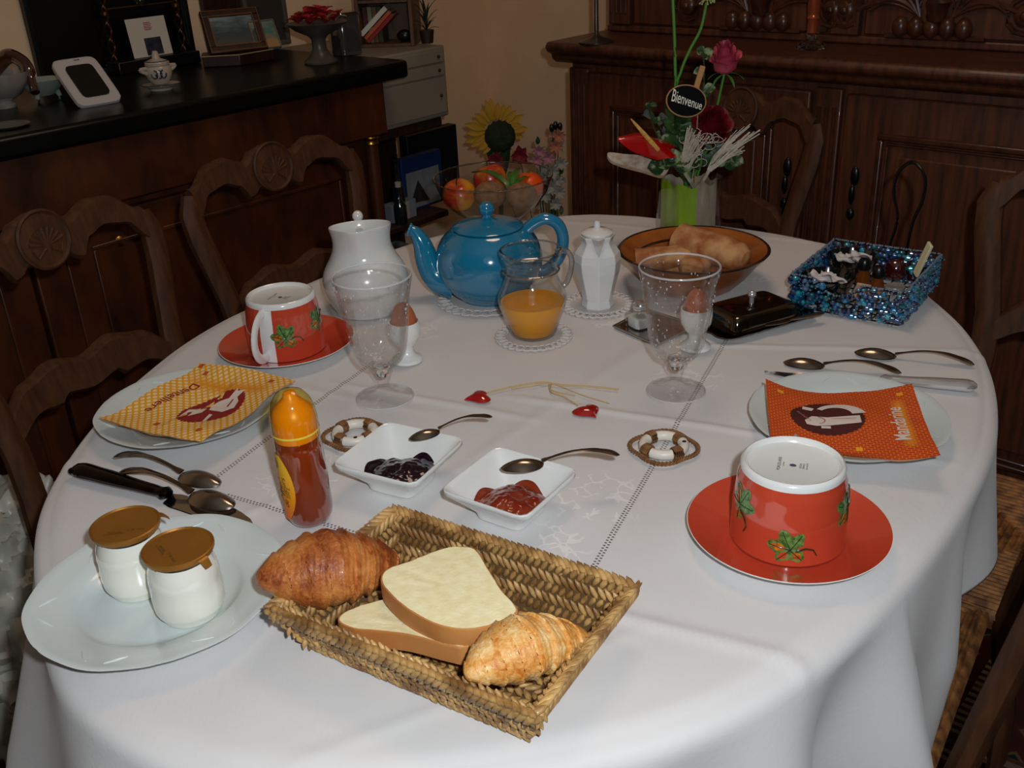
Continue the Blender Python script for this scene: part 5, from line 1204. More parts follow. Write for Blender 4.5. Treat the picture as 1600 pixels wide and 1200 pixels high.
# anthurium
t = stemthing('anthurium', 'glossy red anthurium with yellow spadix at the left of the bouquet', 'flower')
m_anth = mat('anthurium_red', '#c00f0c', .1, 0, '#b00a0a', 20, coat=1, bump=.2, bscale=45); A_ = rel(FP(1050, 236, -.03)); T_ = rel(FP(964, 218, -.07)); d = T_-A_
up_ = Vc((0, -.62, .78)); s_ = d.cross(up_).normalized()
def an_f(a, b):
    w_ = .024*(sin(pi*min(1, .10+a*.9))**.75); q = A_+d*(a*1.0)+s_*(w_*(2*b-1)); q += up_*(.017*(1-abs(2*b-1)**1.5)*sin(pi*a)+.0015*sin(a*14)*abs(2*b-1)); lob = .010*exp(-(a/.12)**2)*abs(2*b-1); return q-d.normalized()*lob
g = G(); g.grid(an_f, 26, 16); g.out('spathe', m_anth, t, fixn=False)
g = G(); p0 = rel(FP(1028, 234, -.055)); p1 = rel(FP(986, 186, -.075)); g.tube([p0.lerp(p1, k/8) for k in range(9)], [.0036, .0038, .0038, .0036, .0034, .003, .0026, .0020, .0008], 10); g.out('spadix', mat('spadix_yellow', '#d99a3a', .55, 0, '#e6bf6a', 200), t)
g = G(); g.tube(crv([Vc((-.004, -.004, .01)), A_+Vc((.004, .01, -.02)), A_], 6), .002, 8); g.out('stem', m_gst, t)
# white bark slab
t = stemthing('bark_shell', 'flat whitish piece of shelf fungus projecting left above the vase', 'decoration')
g = G(); P_ = [rel(FP(x, y, dy)) for x, y, dy in ((950, 238, -.06), (975, 240, -.05), (1010, 243, -.03), (1045, 250, -.01), (1038, 274, -.01), (1005, 266, -.04), (975, 258, -.06), (955, 250, -.065))]
P_ = crv(P_, 4, True); g.slab(P_, (0, .010, -.007)); g.out('slab', mat('fungus_white', '#dccbb8', .85, 0, '#b89a80', 60, (.4, 2, 2), bump=.7, bscale=90), t, bevel=.001)
# foliage sprigs
rr = random.Random(4)
def sprig(label, name, pts, n_, wd, ln, mm, dy=0):
    t = stemthing(name, label, 'foliage'); path = crv([Vc((0, 0, .005))]+[rel(FP(x, y, dy)) for x, y in pts], 6)
    g = G(); g.tube(path, .0011, 5); g.out('stem', m_dst2, t)
    for k in range(n_):
        i = int((.35+.62*k/max(1, n_-1))*(len(path)-1)); p = path[i]; a = rr.uniform(0, 2*pi); e = p+Vc((ln*cos(a)*.9, ln*sin(a)*.35-.006, ln*rr.uniform(-.25, .8)))
        g = G(); leaf(g, p, e, wd*rr.uniform(.8, 1.2), (0, -.8, .6)); g.out('leaf', mm, t, fixn=False)
    return t
sprig('thin sprig with small variegated leaves beside the anthurium', 'leafy_sprig', [(1045, 240), (1022, 200), (1014, 158)], 9, .0042, .016, m_var, -.01)
sprig('broad grey-green leaves behind the welcome sign stems', 'eucalyptus_sprig', [(1050, 235), (1035, 205), (1020, 178)], 6, .011, .026, mat('eucalyptus_leaf', '#4a4f4a', .7, 0, '#5c625c', 30), .02)
sprig('dense green leaves in the middle of the bouquet', 'green_foliage', [(1062, 230), (1062, 200), (1066, 182)], 16, .013, .034, m_dst2, -.005)
sprig('variegated leaves hanging over the left rim of the vase', 'variegated_ivy', [(1055, 262), (1048, 250), (1038, 262)], 11, .013, .034, m_var, -.035)
sprig('green leaves beside the pink rose', 'rose_foliage', [(1085, 200), (1100, 130), (1098, 78)], 9, .0075, .020, m_var, 0)
sprig('variegated leaves over the right rim of the vase', 'ivy_trail', [(1090, 262), (1120, 258), (1142, 250)], 12, .011, .030, m_var, -.03)
sprig('spiky grey-blue thistle leaves at the right of the bouquet', 'thistle_sprig', [(1090, 255), (1112, 240), (1120, 222)], 14, .0030, .020, mat('thistle_leaf', '#55665e', .7), -.03)
# frayed fibre fans
m_sisal = mat('bleached_sisal', '#cfc4b4', .85, 0, '#b7aa97', 120)
for lab, base, tip, n_, sp in (('frayed pale fibre fan pointing up right from the vase', (1108, 266), (1168, 198), 40, .011), ('pale woven fibre fan in the middle of the bouquet', (1070, 270), (1088, 204), 44, .014)):
    t = stemthing('fibre_fan', lab, 'decoration'); b0 = rel(FP(*base, -.04)); b1 = rel(FP(*tip, -.06)); g = G()
    g.tube([Vc((.01, -.01, -.005)), b0], .003, 6)
    for k in range(n_):
        q = rr.uniform(-1, 1); off = Vc((q*sp, rr.uniform(-.005, .005), -q*sp*.6)); ln = rr.uniform(.55, 1.1); mid = b0.lerp(b1, .5*ln)+off*.7+Vc((rr.uniform(-.002, .002), 0, rr.uniform(-.002, .002))); end = b0.lerp(b1, ln)+off+Vc((rr.uniform(-.002, .009), 0, -rr.uniform(0, .007)))
        g.tube(crv([b0+off*.25, mid, end], 5), rr.uniform(.0006, .0012), 4)
    g.out('fibres', m_sisal, t)
t = stemthing('fibre_tangle', 'loose curls of pale thread under the crimson rose', 'decoration'); g = G()
for k in range(16):
    p = rel(FP(rr.uniform(1070, 1125), rr.uniform(205, 262), -.05)); r_ = rr.uniform(.006, .012); a0 = rr.uniform(0, 6); g.tube([p+Vc((r_*cos(a0+x), -.003*x/4, r_*sin(a0+x)*.7)) for x in [i*.6 for i in range(8)]], .0006, 4)
g.tube([Vc((0, 0, 0)), rel(FP(1085, 262, -.04))], .001, 4); g.out('threads', m_sisal, t)
# welcome sign
t = stemthing('welcome_sign', 'small oval chalkboard sign reading Bienvenue clipped in the bouquet', 'sign')
sc_ = rel(FP(1072, 158, -.035)); M = Mx.Translation(sc_) @ Mx.Rotation(RD(-8), 4, 'Y').inverted() @ Mx.Rotation(RD(-8), 4, 'Y') @ Mx.Rotation(RD(8), 4, 'Y') @ Mx.Rotation(RD(72), 4, 'X')
sx, sy = .0295, .0228
g = G(); V_ = []; n_ = 48
g.prism([(sx*cos(2*pi*k/n_), sy*sin(2*pi*k/n_)) for k in range(n_)], -.0015, .0012); g.xf(M); bd = g.out('board', mat('chalkboard', '#05060a', .7, spec=.1), t)
g = G(); g.tube([(sx*cos(2*pi*k/n_), sy*sin(2*pi*k/n_), 0) for k in range(n_)], .0014, 8, closed=True); g.xf(M); g.out('wooden_rim', mat('sign_rim', '#a07c48', .6), bd)
V_, F_ = text_geo('Bienvenue', .047, .0135, shear=.25, offset=.005); g = G(); g.add([M @ Vc((v.x+.0008, v.y*(1.15-.25*(v.x/.0235))-.26*v.x+.001, .0018)) for v in V_], F_); g.out('lettering', mat('chalk', '#e4e4d4', .8), bd, fixn=False)
g = G(); p = rel(FP(1093, 120, -.025)); g.box(-.004, .004, -.003, .003, -.026, .016); g.xf(Mx.Translation(p) @ Mx.Rotation(RD(16), 4, 'Y')); g.out('wooden_peg', mat('peg_wood', '#c08a56', .7), t, bevel=.001)
g = G(); g.tube([p+Vc((.0, .002, .0)), Vc((.008, 0, .01))], .0012, 6); g.out('stake', bpy.data.materials['peg_wood'], t)

# ================================================================ THINGS ON THE SIDEBOARD
SZ = .9505
def onS(px, py): return U(px, py, SZ)
def S(p, z=SZ): return (p.x, p.y, z)
m_china = mat('old_china', '#b9aa98', .3, coat=.3); m_blue = mat('china_blue', '#1c2740', .3, coat=.3)
# weather station / photo display
p = onS(160, 164); t = thing('digital_frame', 'white digital clock frame leaning back on the marble top', 'clock', S(p), ANG_U-.12)
t.rotation_euler = (RD(-50), 0, ANG_U-.04)
g = G(); loft(g, [rect(.042, .0560, z, 8, 48) for z in (-.006, .005)]); g.V = [(x, z*-1, y+.057) for x, y, z in g.V]; g.out('casing', mat('white_plastic', '#c4bdb8', .35), t, bevel=.002)
g = G(); loft(g, [rect(.026, .038, z, 8, 48) for z in (-.0075, -.0040)]); g.V = [(x, z, y+.055) for x, y, z in g.V]; g.out('screen', mat('lcd_screen', '#1c1c18', .12), t)
g = G(); g.box(.0, .010, -.0071, -.0062, .1045, .1062); g.out('button', mat('grey_print', '#555', .5) if False else m_steel, t)
# blue-white sugar bowl
p = onS(253, 140); t = thing('sugar_bowl', 'small blue and white china sugar bowl with lid', 'sugar bowl', S(p, SZ+.0115), ANG_U)
g = G(); g.lathe([(0, 0), (.014, 0), (.016, .003), (.022, .010), (.0255, .020), (.0245, .029), (.022, .033), (.0235, .036), (.0215, .0385), (0, .0385)], 40, cap=False); g.out('bowl_body', m_china, t)
g = G(); g.lathe([(.0232, .0386), (.022, .041), (.012, .045), (.0075, .047), (.0065, .054), (.0045, .060), (0, .061)], 32, cap=False); l_ = g.out('lid', m_china, t)
g = G(); g.tube([(.0205*cos(a), .0205*sin(a), .0418) for a in [2*pi*k/32 for k in range(32)]], .0009, 5, closed=True); g.out('blue_band', m_blue, l_)
for s_ in (-1, 1): g = G(); g.tube(crv([(s_*.022, 0, .020), (s_*.034, 0, .026), (s_*.037, 0, .030), (s_*.024, 0, .031)], 4), .0035, 8); g.out('handle', m_china, t)
g = G(); ca = atan2(-p.y, -p.x)-ANG_U
for a0, s_ in ((ca-.32, 1), (ca+.32, -1), (ca, 1)): g.tube([(.0262*cos(a0+.22*sin(x)*s_), .0262*sin(a0+.22*sin(x)*s_), .020+.0075*cos(x)) for x in [i*.7 for i in range(8)]], .0014, 5)
g.out('painted_scroll', m_blue, t)
t = thing('sugar_bowl_stand', 'shallow china stand under the blue and white sugar bowl', 'saucer', S(p), 0); g = G(); g.lathe([(0, .001), (.021, 0), (.022, .004), (.030, .007), (.037, .0105), (.0375, .0115), (.03, .009), (.018, .006), (0, .006)], 40, cap=False); g.out('dish', m_china, t)
g = G(); g.tube([(.0368*cos(a), .0368*sin(a), .0115) for a in [2*pi*k/40 for k in range(40)]], .0009, 5, closed=True); g.out('blue_rim', m_blue, t)
# card
t = thing('white_card', 'white card with a red drawing and small dark picture', 'card', RW(1.196, -2.100, .9775), ANG_U); t.rotation_euler = (RD(-8), 0, ANG_U)
w2, h2 = .047, .040
g = G(); g.box(-w2, w2, 0, .001, 0, 2*h2); g.out('sheet', mat('card_paper', '#d8ccba', .8), t)
g = G(); g.box(-w2*.30, w2*.55, -.0006, -.0001, h2*.06, h2*.95); g.out('picture', mat('card_picture', '#191c24', .4, 0, '#3a3f52', 60), t)
g = G()
for q in range(5): g.box(-w2*.15, w2*(.2+.05*(q % 2)), -.0006, -.0001, h2*(1.35+q*.09), h2*(1.39+q*.09))
stuff(g.out('red_drawing', mat('red_print', '#a8403a', .7), t, smooth=False))
t = thing('iron_lantern', 'dark lantern with twisted bronze corner posts behind the white card', 'lantern', RW(1.20, -2.115, .9508), ANG_U)
m_brz = mat('dark_bronze', '#5c4028', .35, .8)
for sx_, sy_ in ((-.085, .010), (.085, .010)):
    g = G()
    for ph in (0, pi): g.tube([(sx_+.0065*cos(z*95+ph), sy_+.0065*sin(z*95+ph), .026+z) for z in [i*.006 for i in range(34)]], .0022, 5)
    g.ball((sx_, sy_, .12), .009, 10, 8); g.out('twisted_post', m_brz, t)
g = G(); g.box(-.10, .10, -.032, .024, 0, .0258); g.out('base_plate', m_dkf if False else m_black, t, bevel=.002)
g = G(); g.box(-.095, .095, -.002, .022, .234, .242); g.out('top_plate', m_brz, t, bevel=.002)
g = G(); g.tube([(-.078, .010, .13), (.078, .010, .13)], .0016, 6); g.out('cross_bar', m_gold, t)
g = G(); g.lathe([(0, .1318), (.012, .1318), (.018, .140), (.020, .165), (.019, .165), (.016, .141), (0, .135)], 20, (.0, .0, 0)); g.out('candle_glass', m_thin, t)
# framed seaside picture and second picture on a wooden tray
m_frm = wood('frame_wood', '#3a1d10', '#20100a', .4); m_gline = mat('gilt_line', '#8a5a30', .4, .6)
p = onS(372, 100); rza = ANG_U-.40
t = thing('wooden_tray', 'dark wooden wedge tray with a pale edge under the pictures', 'tray', S(p), rza)
g = G(); g.add([(-.075, -.0, 0), (0, -.03, 0), (.085, .01, 0), (.07, .09, 0), (-.06, .08, 0), (-.075, -.0, .022), (0, -.03, .022), (.085, .01, .022), (.07, .09, .022), (-.06, .08, .022)], [(4, 3, 2, 1, 0), (5, 6, 7, 8, 9), (0, 1, 6, 5), (1, 2, 7, 6), (2, 3, 8, 7), (3, 4, 9, 8), (4, 0, 5, 9)]); g.out('board', m_frm, t, bevel=.0015)
g = G(); g.tube([(-.075, -.0, .0225), (0, -.03, .0225), (.085, .01, .0225)], .0012, 5); g.out('pale_edge', mat('bone_inlay', '#b39a6a', .5), t)
def sea_mat(name, a, b, c_):
    m = mat(name, a, .35); n = N(m); sp = n.new('ShaderNodeSeparateXYZ'); n.l.new(n.coord(), sp.inputs[0]); nz_ = n.noise(n.coord('Object', (1, 1, 4)), 22, 4)
    f = n.math('ADD', n.math('MULTIPLY', sp.outputs[2], 9), n.math('MULTIPLY', n.math('SUBTRACT', nz_, .5), .8))
    n.l.new(n.ramp(f, [(.15, lin(c_)), (.42, lin(b)), (.62, lin(a)), (.85, lin('#8f9aa0'))]), n.n['Principled BSDF'].inputs['Base Color']); return m
def picture(label, p, w_, h_, bd_, rz_, tilt, m_pic, m_f, gilt=True):
    t = thing('framed_picture', label, 'picture', p, rz_); t.rotation_euler = (RD(tilt), 0, rz_)
    g = G(); frame_ring(g, -w_, w_, 0, 2*h_, bd_, -.006, .006); g.out('frame', m_f, t, bevel=.002)
    if gilt:
        g = G(); frame_ring(g, -w_+.002, w_-.002, .002, 2*h_-.002, .0016, -.0075, -.0062); frame_ring(g, -w_+bd_-.002, w_-bd_+.002, bd_-.002, 2*h_-bd_+.002, .0018, -.0075, -.0055); g.out('gilt_fillet', m_gline, t)
    g = G(); g.box(-w_+bd_*.9, w_-bd_*.9, -.002, .002, bd_*.9, 2*h_-bd_*.9); g.out('painting', m_pic, t); return t
picture('framed seaside painting with dark wood frame on the tray', (p.x+.004, p.y+.018, SZ+.0225), .064, .053, .017, rza, -38, sea_mat('sea_painting', '#5a6a6c', '#39484c', '#57503f'), m_frm)
picture('unframed beach picture leaning behind the framed painting', (p.x+.062, p.y+.052, SZ+.0225), .030, .034, .002, rza+.1, -34, sea_mat('beach_painting', '#8a8a6e', '#3f7470', '#a8844c'), mat('picture_edge', '#8a7f6d', .6), False)
# grey footed dish with red flowers
p = onS(502, 98); t = thing('footed_dish', 'grey footed dish near the end of the marble top', 'dish', S(p), 0)
m_pew = mat('grey_stoneware', '#5d544c', .35, 0, '#4c443d', 40)
g = G(); g.lathe([(r*1.18, z*1.22) for r, z in [(0, .0), (.030, 0), (.031, .003), (.020, .012), (.013, .024), (.013, .040), (.018, .046), (.040, .056), (.056, .068), (.054, .0685), (.038, .060), (.01, .052), (0, .052)]], 44, cap=False); g.out('dish_body', m_pew, t)
m_rp = mat('red_silk_petal', '#a3141a', .7); m_cp = mat('cream_petal', '#b8a982', .7); rr = random.Random(8)
sf = thing('silk_flower_heap', 'heap of red silk flowers with cream petals in the grey footed dish', 'flowers', (p.x, p.y, SZ+.072), 0)
for k in range(10):
    a = k*.9; q = Vc((.040*cos(a), .040*sin(a), .014)) if k < 7 else Vc((.016*cos(a*2), .016*sin(a*2), .026)); bl = None
    for j in range(7):
        b = j*pi/3.5+k; g = G(); leaf(g, q, q+Vc((.026*cos(b), .026*sin(b), rr.uniform(.004, .020))), .0095, curl=.2, nu=5, nv=3)
        mm = m_cp if (j == 0 and k % 3 == 0) else m_rp
        if bl is None: bl = g.out('blossom', mm, sf, fixn=False)
        else: g.out('petal', mm, bl, fixn=False)
# silver box / tin at right
p = onS(541, 87)+Vc((0, .025, 0)); t = thing('glass_canister', 'shiny square glass canister at the end of the marble top', 'canister', S(p), ANG_U-.1)
g = G(); loft(g, [rect(.027, .025, z, 8, 40) for z in (0, .004, .085)]); g.out('jar_walls', mat('smoky_glass', '#4a4743', .08, .3, coat=1), t, bevel=.001)
g = G(); loft(g, [rect(.029, .027, z, 8, 40) for z in (.0855, .092)]); g.out('lid', m_steel, t, bevel=.001)
# shell dish, white bowls, small tray at the far left
p = onS(8, 168); t = thing('shell_bowl', 'shiny brown shell-shaped bowl at the far left of the marble top', 'bowl', S(p), 0)
g = G(); g.lathe([(0, 0), (.02, 0), (.022, .006), (.016, .012), (.035, .022), (.052, .045), (.056, .062), (.05, .046), (.03, .026), (0, .02)], 48, rf=lambda a, z: 1+.05*abs(sin(a*5))*(z > .03), cap=False); g.out('bowl_body', mat('pearly_white', '#a89f96', .15, .2, coat=.8), t)
g = G(); g.tube(crv([(-.02, .03, .06), (.015, .03, .085), (.045, .02, .072), (.060, .0, .040), (.066, -.01, .025)], 6), [.014]*8+[.012]*8+[.008]*9, 12); g.out('horn_rim', mat('glazed_brown_horn', '#3a1408', .08, coat=1), t)
p = onS(72, 158); t = thing('footed_bowl', 'small pale footed bowl between the shell bowl and the white clock', 'bowl', S(p), 0)
g = G(); g.lathe([(.018, .012), (.036, .028), (.043, .040), (.040, .040), (.02, .020), (0, .018)], 40, cap=False); g.lathe([(0, .0125), (.018, .0120)], 40, cap=False); g.out('bowl_body', mat('celadon', '#8b968c', .25, coat=.4), t)
for k in range(3): a = 2*pi*k/3+.4; g = G(); g.tube([(.022*cos(a), .022*sin(a), .018), (.026*cos(a), .026*sin(a), .008), (.024*cos(a), .024*sin(a), .0)], [.006, .004, .003], 8); g.out('foot', bpy.data.materials['celadon'], t)
p = onS(12, 198); g = G(); g.lathe([(0, .001), (.03, 0), (.036, .004), (.034, .004), (0, .0025)], 40, cap=False); tag(g.out('glass_coaster', mat('frosted_glass', '#5b5f58', .3), None, loc=S(p)), 'thin frosted glass dish at the left edge of the marble', 'dish')
p = onS(600, 124); 
# dark panel and pictures on the wall behind
def wallpanel(name, label, cat, u0, u1, z0, z1, th, m, fm=None):
    o = thing(name, label, cat, RW((u0+u1)/2, VW+.003, z0), ANG_U)
    w_ = (u1-u0)/2; g = G(); g.box(-w_+.012, w_-.012, -th*.6, 0, .012, z1-z0-.012); g.out('panel', m, o)
    g = G(); frame_ring(g, -w_, w_, 0, z1-z0, .012, -th, -.0005); g.out('frame', fm or m, o, bevel=.002); return o
m_dark = mat('dark_glass', '#060606', .25); m_dkf = mat('black_frame', '#0a0908', .4)
wallpanel('wall_mirror', 'large black framed panel on the wall above the sideboard', 'mirror', .955, 1.325, .9515, 1.75, .02, m_dark, m_dkf)
wallpanel('wooden_wall_frame', 'reddish brown wooden frame on the wall, right of the black panel', 'frame', 1.365, 1.465, .9515, 1.6, .02, m_frm)
wallpanel('grey_wall_board', 'dark grey board on the wall beside the reddish frame', 'board', 1.475, 1.60, .9515, 1.6, .015, mat('grey_board', '#37322c', .6), mat('grey_board_edge', '#5a5145', .6))
# ================================================================ SHELVING UNIT in the corner
m_grey = mat('taupe_lacquer', '#938874', .6, 0, '#8a7f6c', 10); m_shw = wood('shelf_wood', '#3a2415', '#22150c', .5)
sh = thing('corner_shelf', 'dark wooden shelf unit in the corner beyond the sideboard', 'shelf unit', RW(0, 0, 0), ANG_U)
for z0, z1, nm in ((.760, .783, 'top_board'), (.535, .552, 'middle_board'), (.25, .267, 'lower_board'), (0.02, .035, 'bottom_board')):
    bevelbox(nm, m_shw, sh, 1.515, 1.735, 1.765, -VW-.02, z0, z1)
bevelbox('end_panel', m_shw, sh, 1.50, 1.5145, 1.775, -VW-.02, 0, .759); g = G()
for x, y in ((1.7225, 1.80), (1.7225, -VW-.05)): g = G(); g.box(x-.011, x+.011, y-.02, y+.02, 0, .0195); g.box(x-.011, x+.011, y-.02, y+.02, .784-.001, .784) if False else None; g.out('foot', m_shw, sh)
for z0, z1 in ((.0355, .2495), (.2675, .5345), (.5525, .7595)): g = G(); g.box(1.515, 1.7345, 2.120, 2.138, z0, z1); g.out('back_board', m_shw, sh)
for z0, z1 in ((.2675, .5345), (.5525, .7595)): g = G(); g.box(1.721, 1.7345, 1.94, 2.1195, z0, z1); g.out('end_panel', m_shw, sh)
t = thing('drawer_box', 'grey-taupe box with three small drawers on the corner shelf', 'drawers', RW(0, 0, 0), ANG_U)
bevelbox('carcass', m_grey, t, 1.50, 1.752, 1.757, -VW-.03, .7845, .948)
for k, (z0, z1) in enumerate(((.912, .940), (.882, .908), (.795, .878))):
    g = G(); g.box(1.515, 1.742, 1.751, 1.7565, z0, z1); d = g.out('drawer', m_grey, t, bevel=.0015)
    g = G(); g.ball((1.722, 1.748, (z0+z1)/2), .004, 8, 6); g.out('knob', m_shw, d)
# small bookcase with books
q0, q1 = U(560, 75, .9485), U(648, 72, .9485); qa = yaw(q0, q1); qc = (q0+q1)/2; BW = (q1-q0).length/2
BM = Mx.Translation((qc.x, qc.y, .9485)) @ Mx.Rotation(qa, 4, 'Z')
bs = thing('small_bookcase', 'small open wooden bookcase standing on the taupe drawer box', 'bookcase', (qc.x, qc.y, .9485), qa)
m_bsw = wood('bookcase_wood', '#6b4a2c', '#4a321e', .55)
for nm, b_ in (('side', (-BW, -BW+.009, 0, .10, 0, .24)), ('side', (BW-.009, BW, 0, .10, 0, .24)), ('shelf_board', (-BW+.0095, BW-.0095, 0, .09, 0, .007)), ('shelf_board', (-BW+.0095, BW-.0095, 0, .09, .098, .105)), ('shelf_board', (-BW+.0095, BW-.0095, 0, .09, .233, .24)), ('back_board', (-BW+.0095, BW-.0095, .0905, .097, 0, .24))):
    g = G(); g.box(*b_); g.out(nm, m_bsw, bs, bevel=.001)
def book(label, x, z, w_, h_, col, ang=0, y=.012):
    t = thing('book', label, 'book', BM @ Vc((x, y, z)), 0, 'books in the small bookcase'); t.rotation_euler = (Mx.Rotation(qa, 4, 'Z') @ Mx.Rotation(ang, 4, 'Y')).to_euler()
    m = mat('cover_'+str(len(bpy.data.materials)), col, .5); g = G(); g.box(0, w_, 0, .06, 0, .0012); g.box(0, w_, 0, .06, h_-.0012, h_); g.box(0, w_, -.0012, -.0001, 0, h_); g.out('cover', m, t)
    g = G(); g.box(.001, w_-.001, .0001, .058, .0013, h_-.0013); g.out('pages', bpy.data.materials.get('book_pages') or mat('book_pages', '#a79b84', .8), t); return t
book('white-spined book leaning highest of the three slanted books', -BW+.011, .024, .088, .011, '#d6d0c2', RD(-42)); book('orange-red book leaning in the middle of the slanted books', -BW+.019, .016, .088, .008, '#c0562c', RD(-42)); book('dark red book leaning lowest of the slanted books', -BW+.0245, .0085, .088, .008, '#96221f', RD(-42))
for k, (nm, col) in enumerate((('navy', '#161d33'), ('turquoise', '#2b6f80'), ('pale blue', '#6f93a5'))): book(nm+' book lying flat in the upper row of the small bookcase', -BW+.012, .1055+k*.0125, 2*BW-.026, .0115, col)
for k, (nm, col) in enumerate((('maroon', '#4b1512'), ('cream', '#8c8168'), ('ochre', '#6b5326'), ('olive', '#3a3a20'))): book(nm+' book standing upright behind the slanted books', -BW+.022+k*.0115, .0080, .080, .010, col, RD(-90), .028)
g = G(); g.ball((0, 0, .014), (.018, .014, .014), 14, 10); tag(g.out('dark_ornament', m_black, None, loc=BM @ Vc((BW-.026, .02, .0085))), 'small dark round ornament beside the slanted books', 'ornament')
# spiky plant right of bookcase
t = thing('spiky_plant', 'small dark spiky plant right of the bookcase', 'plant', BM @ Vc((BW+.022, .05, 0)), 0); g = G(); g.lathe([(0, 0), (.014, 0), (.018, .03), (.016, .03), (0, .026)], 16); g.out('pot', m_shw, t)
for k in range(16): a = k*2.4; g = G(); leaf(g, (0, 0, .028), (.03*cos(a), .03*sin(a), .035+.010*k/2), .003); g.out('leaf', mat('spiky_leaf', '#232a1c', .7) if 'spiky_leaf' not in bpy.data.materials else bpy.data.materials['spiky_leaf'], t, fixn=False)
# things on the lower shelves
m_bndr = mat('black_binder', '#0c0c10', .5); m_bxb = mat('blue_box', '#15315f', .4)
def shelfbox(name, label, cat, px0, px1, v, z0, th, m, h=None):   # upright flat box whose face lies in plane v
    a = UV_(*px0, v); b = UV_(*px1, v); u0, u1 = ru.dot(a), ru.dot(b); zt = h or max(a.z, b.z)
    o = thing(name, label, cat, RW(u0, v, z0), ANG_U); g = G(); g.box(0, u1-u0, 0, th, 0, zt-z0); g.out('body', m, o, bevel=.001); return o, u1-u0, zt-z0
t, w_, h_ = shelfbox('binder', 'wide black binder standing on the middle shelf', 'binder', (635, 214), (714, 214), -1.90, .5525, .03, m_bndr); g = G(); g.box(w_+.0005, w_+.006, .004, .026, .003, h_-.012); g.out('pages', m_sach, t)
t, w_, h_ = shelfbox('blue_picture_box', 'blue box with a pale landscape picture on the middle shelf', 'box', (626, 250), (690, 262), -1.83, .5525, .022, m_bxb)
g = G(); g.box(.012, w_-.012, -.0012, -.0002, .006, h_*.72); pc_ = g.out('picture', mat('landscape_print', '#8a8f94', .5, 0, '#777c80', 30), t)
g = G(); g.add([(.02, -.0022, h_*.15), (.05, -.0022, h_*.55), (.085, -.0022, h_*.12), (.02, -.0014, h_*.15), (.05, -.0014, h_*.55), (.085, -.0014, h_*.12)], [(0, 2, 1), (3, 4, 5), (0, 1, 4, 3), (1, 2, 5, 4), (2, 0, 3, 5)]) if w_ > .09 else g.box(w_*.3, w_*.7, -.002, -.0014, h_*.1, h_*.4); g.out('dark_hill', mat('hill_print', '#2c2a26', .6), pc_)
t, w_, h_ = shelfbox('small_carton', 'small pale carton in front of the blue picture box', 'carton', (612, 322), (650, 318), -1.79, .5525, .03, mat('pale_carton', '#7d8790', .6)); g = G(); g.box(w_*.55, w_*.7, -.0008, -.0002, .0, h_); g.out('stripe', mat('beige_stripe', '#a89a8c', .6), t)
for px, lab, hh in (((622, 300), 'tall thin glass bottle on the middle shelf, left', .15), ((613, 312), 'short dark bottle at the left end of the middle shelf', .09)):
    a = UV_(*px, -1.80); t = thing('glass_bottle', lab, 'bottle', RW(ru.dot(a), -1.80 if hh > .1 else -1.775, .5525), 0); g = G(); g.lathe([(0, 0), (.014, 0), (.016, .004), (.016, hh*.5), (.006, hh*.68), (.005, hh*.9), (.007, hh*.92), (.007, hh), (0, hh)], 24, cap=False); g.out('bottle_body', mat('dark_bottle_glass_'+str(px[0]), '#1a2226', .06, coat=1), t)
    g = G(); g.lathe([(.0075, hh+.0005), (.008, hh+.012), (0, hh+.014)], 16); g.out('stopper', m_thin if hh > .1 else m_china, t)
t = thing('cloth_bundle', 'pale folded cloth on the shelf below the middle board', 'cloth', RW(1.62, -1.80, .2675), ANG_U)
g = G(); g.grid(lambda a, b: (-.09+.18*a, -.0+.12*b, .20*max(0, 1-abs(2*a-1)**6)*max(0, 1-abs(2*b-1)**6)**.5+.012*NZ.noise(Vc((a*5, b*5, 0)))), 24, 20); g.out('folds', mat('grey_cloth', '#8f9288', .9), t)

# ================================================================ CORNER PLANTS
m_sunp = mat('sunflower_petal', '#c4921c', .7); m_sunc = mat('sunflower_centre', '#26311a', .9, 0, '#1a2212', 120, bump=.8, bscale=200)
sp_ = UY(776, 205, 2.62); base = Vc((sp_.x, sp_.y+.03, 0))
t = thing('sunflower', 'large artificial sunflower in the corner, seen from behind and below', 'flower', base, 0)
hc = sp_-base; M = Mx.Translation(hc) @ Mx.Rotation(RD(80), 4, 'X') @ Mx.Rotation(RD(8), 4, 'Y'); rr = random.Random(6)
for k in range(26):
    a = 2*pi*k/26+rr.uniform(-.06, .06); L_ = rr.uniform(.066, .088)
    if RD(238) < a < RD(335): continue
    g = G(); leaf(g, (.030*cos(a), .030*sin(a), -.002*(k % 2)), (L_*cos(a), L_*sin(a), rr.uniform(-.012, .010)), .0095, curl=.08, nu=8, nv=3); g.xf(M); g.out('petal', m_sunp, t, fixn=False)
g = G(); g.lathe([(0, .022), (.020, .020), (.034, .014), (.041, .002), (.036, -.006), (.010, -.014), (0, -.015)], 32, rf=lambda a, z: 1+.05*sin(a*17), cap=False); g.V = [(x+.008, y-.014, z) for x, y, z in g.V]; g.xf(M); g.out('seed_head', m_sunc, t)
g = G(); g.tube(crv([(0, 0, .42), (0, .0, .6), hc+Vc((-.02, -.01, -.10)), hc+Vc((-.005, .01, -.03))], 6), .007, 8); g.out('stem', m_dst2, t)
for A, B, wd in (((-.0, -.005, hc.z-.14), (-.035, -.035, hc.z-.03), .034), ((0, 0, hc.z-.16), (.030, -.035, hc.z-.04), .034), ((0, 0, hc.z-.2), (-.06, -.05, hc.z-.14), .03)):
    g = G(); leaf(g, (hc.x*.7+A[0], A[1], A[2]), (hc.x+B[0], B[1], B[2]), wd); g.out('leaf', m_dst2, t, fixn=False)
